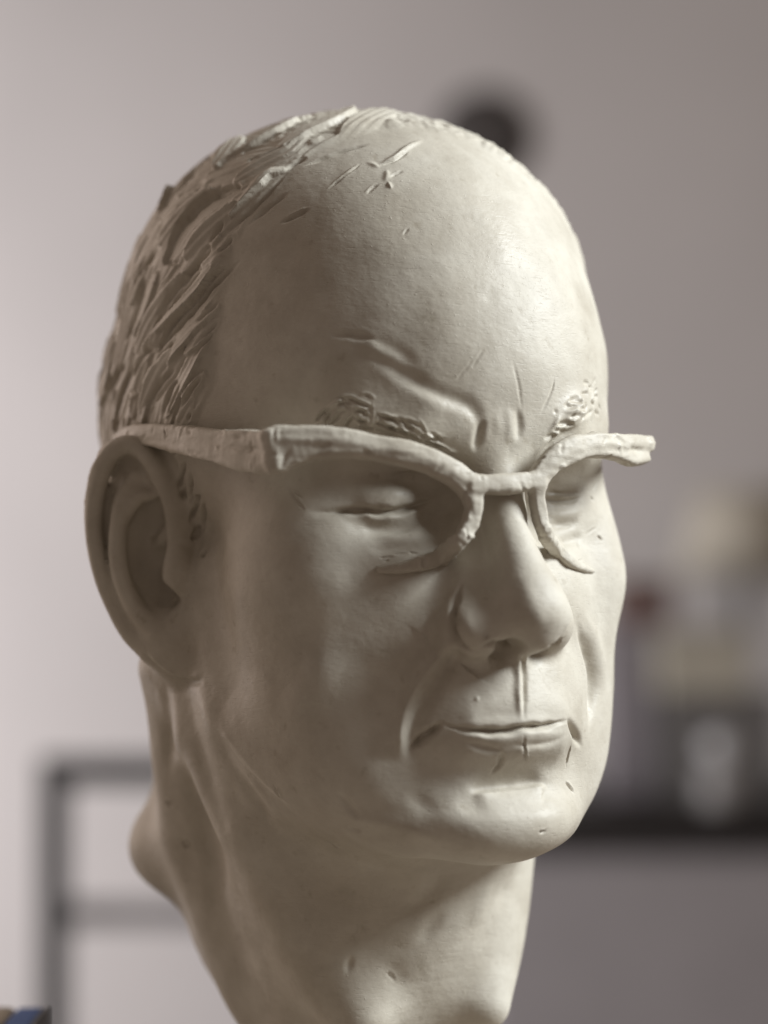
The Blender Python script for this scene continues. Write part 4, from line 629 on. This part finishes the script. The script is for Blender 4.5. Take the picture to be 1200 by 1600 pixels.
# hair: overlapping spatula strokes
he = hair_edge(v32) + 2.0 * wob(v32, 14, 5)
ax32 = np.stack([np.abs(v32[:, 0]), v32[:, 1], v32[:, 2]], 1) - EO
ea = ax32 @ EA; eh = ax32 @ EN
earv = sstep(1.25, .95, ((ea - 10) / 20) ** 2 + ((v32[:, 2] - 6) / 40) ** 2) * sstep(-12, -8, eh) * (np.abs(v32[:, 0]) > 50)
hmask = sstep(-2.0, 5.0, he) * (1 - earv)
hh = np.zeros(len(hv), f32); hm = np.zeros(len(hv), f32)
rg = np.random.RandomState(11)
cand = np.nonzero(he > 1.5)[0]
gd = np.array([0, .6, .8], f32); sp = v32 - (v32 @ gd)[:, None] * gd * .8
hh += (.45 * wob(sp, 3.6, 31) + .25 * wob(sp, 1.7, 33)).astype(f32)          # dragged clay between the strokes
for i in range(950):
    j = cand[rg.randint(len(cand))]; p0 = v32[j]; n0 = n32[j]
    if p0[1] > 0 and rg.rand() < .45: continue
    g = np.array([-.25 * p0[0] / 70, .55, .75]) + rg.normal(size=3) * .14
    if p0[2] > 115: g = np.array([.35 * (1 if p0[0] < 0 else -1), 1.0, .1]) + rg.normal(size=3) * .16
    g = g - n0 * (g @ n0); g /= np.linalg.norm(g)
    L = rg.uniform(5, 13); pts = []
    for t in (-1, -.5, 0, .5, 1):
        q = p0 + g * L * t - n0 * (L * t) ** 2 / 170
        pts.append(q)
    am = .45 if p0[2] > 118 else .75 if p0[2] > 95 else 1.0
    slab(v32, n32, hh, hm, rg.uniform(1.4, 3.9), am * rg.uniform(-.6, .9), am * rg.uniform(-1.4, 1.4), pts, .84 if am > .9 else .6)
for w_, b_, t_, pts in HAIR_SLABS: slab(v32, n32, hh, hm, w_, 1.0 * b_, 1.35 * t_, pts, .84)
disp += hh * hmask + 1.2 * hmask
hd = np.zeros_like(disp)
for typ, w_, d_, pts in HAIR_CUTS: stroke(v32, n32, hd, typ, w_, d_, pts)
disp += hd * (1 - earv)
disp += (.45 * wob(v32, 30, 1) + .11 * wob(v32, 13, 2) + .018 * wob(v32 * np.array([.8, .8, 1.0], f32), 4.5, 3)).astype(f32)
hv = hv + hn * disp[:, None]
hn = vnormals(hv, hq)
print('head verts', len(hv))

def mat(name, col, rough=0.6):
    M = bpy.data.materials.new(name); M.use_nodes = True
    b = M.node_tree.nodes['Principled BSDF']; b.inputs['Base Color'].default_value = (*col, 1); b.inputs['Roughness'].default_value = rough
    return M

def nn(M, t, **k):
    n = M.node_tree.nodes.new(t)
    for a, b in k.items(): setattr(n, a, b)
    return n
def clay_material():
    M = mat('clay', (0.5, 0.47, 0.4), 0.5); nt = M.node_tree; L = nt.links.new; b = nt.nodes['Principled BSDF']
    tc = nn(M, 'ShaderNodeTexCoord')
    n1 = nn(M, 'ShaderNodeTexNoise'); n1.inputs['Scale'].default_value = 22; n1.inputs['Detail'].default_value = 5; n1.inputs['Roughness'].default_value = .6
    n2 = nn(M, 'ShaderNodeTexNoise'); n2.inputs['Scale'].default_value = 240; n2.inputs['Detail'].default_value = 4
    mp = nn(M, 'ShaderNodeMapping'); mp.inputs['Scale'].default_value = (1, 1, 1.8); mp.inputs['Rotation'].default_value = (.3, .5, .2)
    n3 = nn(M, 'ShaderNodeTexNoise'); n3.inputs['Scale'].default_value = 420; n3.inputs['Detail'].default_value = 3
    L(tc.outputs['Object'], n1.inputs['Vector']); L(tc.outputs['Object'], n2.inputs['Vector'])
    L(tc.outputs['Object'], mp.inputs['Vector']); L(mp.outputs[0], n3.inputs['Vector'])
    cr = nn(M, 'ShaderNodeValToRGB'); e = cr.color_ramp.elements
    e[0].position = .3; e[0].color = (0.465, 0.422, 0.350, 1); e[1].position = .72; e[1].color = (0.555, 0.520, 0.450, 1)
    L(n1.outputs[0], cr.inputs[0])
    sp = nn(M, 'ShaderNodeValToRGB'); sp.color_ramp.elements[0].position = .24; sp.color_ramp.elements[0].color = (.84, .82, .79, 1)
    sp.color_ramp.elements[1].position = .36; sp.color_ramp.elements[1].color = (1, 1, 1, 1)
    L(n2.outputs[0], sp.inputs[0])
    mx = nn(M, 'ShaderNodeMix', data_type='RGBA', blend_type='MULTIPLY'); mx.inputs[0].default_value = 1
    n4 = nn(M, 'ShaderNodeTexNoise'); n4.inputs['Scale'].default_value = 75; n4.inputs['Detail'].default_value = 6; n4.inputs['Roughness'].default_value = .65
    L(tc.outputs['Object'], n4.inputs['Vector'])
    pt = nn(M, 'ShaderNodeValToRGB'); pt.color_ramp.elements[0].position = .36; pt.color_ramp.elements[0].color = (.86, .845, .82, 1); pt.color_ramp.elements[1].position = .60; pt.color_ramp.elements[1].color = (1.03, 1.03, 1.02, 1)
    L(n4.outputs[0], pt.inputs[0])
    m2 = nn(M, 'ShaderNodeMix', data_type='RGBA', blend_type='MULTIPLY'); m2.inputs[0].default_value = .75
    L(cr.outputs[0], m2.inputs[6]); L(pt.outputs[0], m2.inputs[7]); L(m2.outputs[2], mx.inputs[6]); L(sp.outputs[0], mx.inputs[7]); L(mx.outputs[2], b.inputs['Base Color'])
    rr = nn(M, 'ShaderNodeMapRange'); rr.inputs['From Min'].default_value = .35; rr.inputs['From Max'].default_value = .65
    rr.inputs['To Min'].default_value = .38; rr.inputs['To Max'].default_value = .62
    L(n1.outputs[0], rr.inputs[0]); L(rr.outputs[0], b.inputs['Roughness'])
    b.inputs['Specular IOR Level'].default_value = .24
    ad = nn(M, 'ShaderNodeMath', operation='MULTIPLY_ADD'); ad.inputs[1].default_value = .6; L(n3.outputs[0], ad.inputs[0]); L(n2.outputs[0], ad.inputs[2])
    ms = nn(M, 'ShaderNodeMapping'); ms.inputs['Scale'].default_value = (1.0, 1.0, 7.0); ms.inputs['Rotation'].default_value = (.9, .35, .5)
    n5 = nn(M, 'ShaderNodeTexNoise'); n5.inputs['Scale'].default_value = 260; n5.inputs['Detail'].default_value = 3; L(tc.outputs['Object'], ms.inputs['Vector']); L(ms.outputs[0], n5.inputs['Vector'])
    sc5 = nn(M, 'ShaderNodeMapRange'); sc5.inputs['From Min'].default_value = .60; sc5.inputs['From Max'].default_value = .72; sc5.inputs['To Max'].default_value = -.35; L(n5.outputs[0], sc5.inputs[0])
    n6 = nn(M, 'ShaderNodeTexNoise'); n6.inputs['Scale'].default_value = 900; n6.inputs['Detail'].default_value = 2; L(tc.outputs['Object'], n6.inputs['Vector'])
    sc6 = nn(M, 'ShaderNodeMapRange'); sc6.inputs['From Min'].default_value = .66; sc6.inputs['From Max'].default_value = .76; sc6.inputs['To Max'].default_value = .5; L(n6.outputs[0], sc6.inputs[0])
    a5 = nn(M, 'ShaderNodeMath', operation='ADD'); L(sc5.outputs[0], a5.inputs[0]); L(sc6.outputs[0], a5.inputs[1])
    a6 = nn(M, 'ShaderNodeMath', operation='ADD'); L(a5.outputs[0], a6.inputs[0]); L(ad.outputs[0], a6.inputs[1]); ad = a6
    bu = nn(M, 'ShaderNodeBump'); bu.inputs['Strength'].default_value = .3; bu.inputs['Distance'].default_value = .0006
    L(ad.outputs[0], bu.inputs['Height']); L(bu.outputs[0], b.inputs['Normal'])
    return M
clay = clay_material()

def mesh_obj(name, v, q, material, parent=None, normals=None):
    """one mesh object from the quads q; the shared vertex normals keep neighbouring parts seamless"""
    used = np.unique(q); remap = np.zeros(len(v), np.int64); remap[used] = np.arange(len(used))
    me = bpy.data.meshes.new(name); wv = W(v[used]).astype(f32); qq = remap[q][:, ::-1]
    me.vertices.add(len(wv)); me.vertices.foreach_set('co', wv.ravel())
    me.loops.add(qq.size); me.polygons.add(len(qq))
    me.loops.foreach_set('vertex_index', qq.ravel().astype(np.int32))
    me.polygons.foreach_set('loop_start', np.arange(0, qq.size, 4, dtype=np.int32))
    me.update(calc_edges=True)
    me.polygons.foreach_set('use_smooth', np.ones(len(qq), bool))
    if normals is not None:
        nw = normals[used] * np.array([1, -1, 1]); me.normals_split_custom_set_from_vertices(nw.tolist())
    me.materials.append(material)
    o = bpy.data.objects.new(name, me); sc.collection.objects.link(o); o.parent = parent
    return o
def empty(name, parent=None):
    o = bpy.data.objects.new(name, None); sc.collection.objects.link(o); o.parent = parent; return o
def tag(o, label=None, cat=None, group=None, kind=None):
    for k, x in (('label', label), ('category', cat), ('group', group), ('kind', kind)):
        if x: o[k] = x
    return o

# ---- the bust: one clay surface, cut into its parts along the sculpted regions
bust = tag(empty('clay_bust'), 'grey clay portrait bust of a balding man wearing cat-eye spectacles', 'bust')
fc = hv[hq].mean(1); X, D, Z = fc.T; AX = np.abs(X)
reg = np.zeros(len(fc), np.int8)                       # 0 face
def seg_dist(P, pts):
    p = np.array(pts, float); best = np.full(len(P), 1e9)
    for a, b in zip(p[:-1], p[1:]):
        d = b - a; t = np.clip(((P - a) @ d) / (d @ d), 0, 1); best = np.minimum(best, np.linalg.norm(P - a - t[:, None] * d, axis=1))
    return best
reg[Z < -91 + .6 * (86 - D)] = 1                       # neck
fh = hair_edge(fc) + 2.0 * wob(fc, 14, 5)
reg[fh > 0] = 2                                        # hair
ea = (np.stack([AX, D, Z], 1) - EO) @ EA; eh = (np.stack([AX, D, Z], 1) - EO) @ EN
inear = (((ea - 10) / 20) ** 2 + ((Z - 6) / 40) ** 2 < 1) & (AX > 56) & (eh > -11)
reg[inear & (X < 0)] = 3; reg[inear & (X > 0)] = 4
reg[(Z > -25) & (Z < 26) & (AX < np.interp(Z, (-16, 0, 26), (24, 16, 8))) & (D > 76)] = 5
reg[(np.abs(Z + 46.5) < np.interp(AX, (0, 26), (9, 3))) & (AX < 28) & (D > 68)] = 6
eye = (((AX - 33) / 19) ** 2 + ((Z - 20) / 9) ** 2 < 1) & (D > 50)
reg[eye & (X < 0)] = 7; reg[eye & (X > 0)] = 8
sym = np.stack([AX, D, Z], 1)
bd = seg_dist(sym, [(14, 86, 42), (26, 82, 48), (40, 74, 50), (50, 64, 48)]) < 5.5
reg[bd & (X < 0)] = 9; reg[bd & (X > 0)] = 10
head_o = mesh_obj('head', hv, hq[reg == 0], clay, bust, hn)
mesh_obj('neck', hv, hq[reg == 1], clay, bust, hn)
for k_, nm, lb in ((2, 'hair', 'short hair cut into the clay with spatula strokes'), (3, 'ear', None), (4, 'ear', None), (5, 'nose', None), (6, 'lips', None),
                   (7, 'eye', 'narrowed eye with heavy lids'), (8, 'eye', None), (9, 'eyebrow', 'scratched clay eyebrow'), (10, 'eyebrow', None)):
    o = mesh_obj(nm, hv, hq[reg == k_], clay, head_o, hn)
    if lb: o['label'] = lb

# ---- spectacles modelled in clay on the face
S = Sdf()
for k_, pts in SPECS.items():
    if k_.startswith('temple'): S.bar(smooth_poly(pts, 3), 1.2, (0, 0, 1))
    elif k_ == 'web': S.chain(pts, 4)
    else: S.bar(smooth_poly(pts, 3), 1.2, (0, 1, .25))
gs = 1.2 if SUBD > 1 else 1.6
sv, sq = sculpt(S, (axis(-90, gs, 90), axis(-45, gs, 110), axis(-8, gs, 65)), 1)
sn = vnormals(sv, sq); s32 = sv.astype(f32); m32 = sn.astype(f32)
sd = (.28 * wob(sv, 12, 21) + .22 * (.5 - 1.4 * np.abs(wob(sv * np.array([.35, .35, 1.3]), 4.0, 22))) + .05 * wob(sv * np.array([.5, .5, 1.2]), 1.6, 24) + .30 * np.minimum(0, wob(sv, 3.4, 27) + .75)).astype(f32)
rs = np.random.RandomState(3)
for i in range(170):                                   # tool nicks and smeared edges
    j = rs.randint(len(sv)); g = rs.normal(size=3); g -= m32[j] * (g @ m32[j]); g /= np.linalg.norm(g)
    L_ = rs.uniform(1, 4.5)
    stroke(s32, m32, sd, rs.choice(['c', 'g', 'r']), rs.uniform(.35, .9), rs.uniform(.25, .6), [s32[j] - g * L_, s32[j], s32[j] + g * L_])
sv = sv + sn * sd[:, None]; sn = vnormals(sv, sq)
specs = empty('spectacles', bust); specs['label'] = 'rough clay cat-eye spectacles without lenses'
sf = sv[sq].mean(1)
r_ = np.where(sf[:, 0] < -5.5, 0, 1); r_[(sf[:, 0] > -14.5) & (sf[:, 0] < 4.5) & (sf[:, 2] > 24)] = 2
r_[(sf[:, 0] < -60) & (sf[:, 1] < 68)] = 3; r_[(sf[:, 0] > 52) & (sf[:, 1] < 76)] = 4
for k_, nm in enumerate(('rim', 'rim', 'bridge', 'temple', 'temple')): mesh_obj(nm, sv, sq[r_ == k_], clay, specs, sn)


# ------------------------------------------------------------------ what stands around it
def rough_mat(name, col, rough=.7, var=.12, scale=9, metal=0):
    M = mat(name, col, rough); nt = M.node_tree; b = nt.nodes['Principled BSDF']; b.inputs['Metallic'].default_value = metal
    tc = nn(M, 'ShaderNodeTexCoord'); n = nn(M, 'ShaderNodeTexNoise'); n.inputs['Scale'].default_value = scale; n.inputs['Detail'].default_value = 5
    cr = nn(M, 'ShaderNodeValToRGB'); cr.color_ramp.elements[0].position = .3; cr.color_ramp.elements[1].position = .7
    cr.color_ramp.elements[0].color = (*[c * (1 - var) for c in col], 1); cr.color_ramp.elements[1].color = (*[min(1, c * (1 + var)) for c in col], 1)
    nt.links.new(tc.outputs['Object'], n.inputs['Vector']); nt.links.new(n.outputs[0], cr.inputs[0]); nt.links.new(cr.outputs[0], b.inputs['Base Color'])
    bu = nn(M, 'ShaderNodeBump'); bu.inputs['Strength'].default_value = .2; bu.inputs['Distance'].default_value = .002
    nt.links.new(n.outputs[0], bu.inputs['Height']); nt.links.new(bu.outputs[0], b.inputs['Normal'])
    return M
ROOM = Matrix((Vector((RGT[0], -RGT[1], 0)), Vector((FWD[0], -FWD[1], 0)).normalized(), Vector((0, 0, 1)))).transposed().to_4x4()
def room_obj(name, bm_, M, parent=None, at=None, smooth=False):
    """bm_ in room axes (right, away, up) in metres"""
    me = bpy.data.meshes.new(name); bm_.to_mesh(me); bm_.free(); me.materials.append(M)
    if smooth: me.polygons.foreach_set('use_smooth', np.ones(len(me.polygons), bool))
    o = bpy.data.objects.new(name, me); sc.collection.objects.link(o)
    if parent: o.parent = parent
    if at is not None:
        o.matrix_world = Matrix.Translation((0, 0, Z0)) @ ROOM @ Matrix.Translation(at)
    return o
def room_empty(name, at):
    o = empty(name); o.matrix_world = Matrix.Translation((0, 0, Z0)) @ ROOM @ Matrix.Translation(at); return o
def boxes(lst, bevel=.002):
    b = bmesh.new()
    for x0, x1, y0, y1, z0, z1 in lst:
        r = bmesh.ops.create_cube(b, size=1)
        for v in r['verts']: v.co = Vector(((x0 + x1) / 2 + v.co.x * (x1 - x0), (y0 + y1) / 2 + v.co.y * (y1 - y0), (z0 + z1) / 2 + v.co.z * (z1 - z0)))
    if bevel: bmesh.ops.bevel(b, geom=b.edges[:], offset=bevel, segments=2, affect='EDGES', profile=.6)
    return b
def lathe(prof, seg=40):
    b = bmesh.new(); rings = []
    for r, z in prof: rings.append([b.verts.new((r * math.cos(2 * math.pi * k / seg), r * math.sin(2 * math.pi * k / seg), z)) for k in range(seg)])
    for a, c in zip(rings[:-1], rings[1:]):
        for k in range(seg): b.faces.new((a[k], a[(k + 1) % seg], c[(k + 1) % seg], c[k]))
    b.faces.new(rings[0][::-1]); b.faces.new(rings[-1])
    return b
wall_m = rough_mat('wall_paint', (.69, .69, .70), .9, .05, 2)
tag(room_obj('wall', boxes([(-4.5, 4.5, 3.47, 3.57, -1.3, 2.2)], 0), wall_m, None, (0, 0, 0)), kind='structure')
TZ = -.2105
tag(room_obj('table_top', boxes([(-.30, .30, -.22, .16, TZ - .03, TZ)], .004), rough_mat('table_wood', (.30, .25, .20), .5, .2, 14), None, (0, 0, 0)), kind='structure')

# dark metal frame behind the bust on the left
fr = tag(room_empty('metal_stand', (-.393, 1.87, -1.3)), 'dark grey metal frame standing behind the bust at the left', 'frame')
dm = rough_mat('dark_metal', (.07, .07, .074), .5, .1, 20)
for x in (0, .27): room_obj('post', boxes([(x - .017, x + .017, -.017, .017, 0, 1.055)], .003), dm, fr)
room_obj('top_rail', boxes([(-.017, .287, -.017, .017, 1.0555, 1.0895)], .003), dm, fr)
room_obj('lower_rail', boxes([(.018, .252, -.008, .008, .885, .915)], .003), rough_mat('grey_metal', (.42, .41, .43), .5, .1, 20), fr)

# dark round wall lamp behind the crown of the head
wl = tag(room_empty('wall_lamp', (.205, 3.47, .885)), 'dark round fitting on the wall just above the head', 'wall lamp')
b_ = lathe([(.095, .001), (.095, .008), (.09, .011)]); bmesh.ops.rotate(b_, verts=b_.verts, cent=(0, 0, 0), matrix=Matrix.Rotation(math.pi / 2, 3, 'X'))
lm = rough_mat('lamp_metal', (.085, .08, .08), .6, .1, 20)
room_obj('back_plate', b_, lm, wl, None, True)
b_ = lathe([(.076, .012), (.080, .016), (.074, .022), (.05, .028), (.01, .030)]); bmesh.ops.rotate(b_, verts=b_.verts, cent=(0, 0, 0), matrix=Matrix.Rotation(math.pi / 2, 3, 'X'))
room_obj('dome', b_, lm, wl, None, True)

# sideboard with things on it, far right
SB = (.72, 2.83, -1.3); sb = tag(room_empty('sideboard', SB), 'grey sideboard with a dark top at the right behind the bust', 'sideboard')
top = -.3707 - SB[2]
room_obj('top_board', boxes([(-.58, 1.2, -.03, .58, top - .067, top)], .006), rough_mat('dark_wood', (.022, .021, .022), .45, .2, 12), sb)
gm = rough_mat('grey_lacquer', (.42, .42, .45), .5, .06, 6)
room_obj('carcass', boxes([(-.55, 1.17, .02, .54, .08, top - .068)], .005), gm, sb)
for k in range(2): room_obj('door', boxes([(-.54 + k * .855, .31 + k * .855, -.01, .019, .10, top - .08)], .005), gm, sb)
for k in range(4): room_obj('leg', boxes([(-.52 + (k % 2) * 1.6, -.46 + (k % 2) * 1.6, .05 + (k // 2) * .42, .11 + (k // 2) * .42, 0, .079)], .005), dm, sb)
def carton(name, label, cat, x0, x1, z0, z1, y0, y1, col, lid=None):
    xc = (x0 + x1) / 2
    e = tag(room_empty(name, (xc, 2.83, z0)), label, cat); hw = (x1 - x0) / 2; h = z1 - z0
    room_obj('body', boxes([(-hw, hw, y0, y1, 0, h * .8)], .004), rough_mat(name + '_card', col, .8, .08, 10), e)
    room_obj('lid', boxes([(-hw - .004, hw + .004, y0 - .004, y1 + .004, h * .8 + .001, h)], .004), rough_mat(name + '_lid', lid or col, .8, .08, 10), e)
B0 = -.3697
carton('storage_box', 'wide grey storage box on the sideboard under the cream box', 'box', 0.485, 0.685, B0, -.188, .10, .40, (.19, .19, .19))
carton('card_box', 'cream cardboard box lying on top of the grey storage box', 'box', 0.479, 0.632, -.187, -.081, .08, .34, (.50, .49, .42))
carton('tall_carton', 'tall lilac-grey carton standing at the left end of the sideboard', 'box', 0.393, 0.473, B0, -.072, .16, .34, (.30, .29, .32))
carton('small_box', 'small red-brown box on top of the tall carton', 'box', 0.418, 0.507, -.071, .011, .14, .32, (.17, .11, .10), (.12, .075, .065))
bt = tag(room_empty('bottle', (.5645, 2.83, B0)), 'small grey bottle with a pale ball standing in for a glint on the sideboard', 'bottle')
room_obj('body', lathe([(.03, 0), (.034, .006), (.034, .048), (.02, .064), (.015, .074)]), rough_mat('bottle_glass', (.40, .41, .42), .2, .05, 10), bt, None, True)
room_obj('glint_ball', lathe([(.01, .0745), (.022, .084), (.028, .099), (.022, .115), (.006, .123)]), rough_mat('glint_white', (.80, .84, .88), .15, .03, 10), bt, None, True)  # white ball stands in for a blurred highlight on glass
lp = tag(room_empty('table_lamp', (.682, 3.30, B0)), 'lamp with a cream shade at the right edge of the picture', 'lamp')
room_obj('base', lathe([(.08, 0), (.08, .012), (.02, .03), (.011, .05), (.011, .42)]), dm, lp, None, True)
room_obj('lamp_shade', lathe([(.125, .385), (.085, .545)]), rough_mat('shade_cloth', (.62, .60, .52), .9, .04, 12), lp, None, True)

# box corner at the lower left edge of the picture
bx = tag(room_empty('clay_carton', (-.1145, .02, TZ + .0005)), 'beige box with a blue corner at the lower left edge', 'box')
hB = -.1545 - TZ
room_obj('body', boxes([(-.07, -.0106, -.03, .03, 0, hB)], .003), rough_mat('beige_card', (.50, .46, .38), .75, .08, 60), bx)
room_obj('blue_end', boxes([(-.0104, -.0010, -.03, .03, 0, hB - .0005)], .0015), rough_mat('blue_card', (.045, .12, .38), .6, .1, 60), bx)
room_obj('edge_strip', boxes([(-.0009, .0006, -.03, .03, 0, hB - .0003)], .0004), dm, bx)
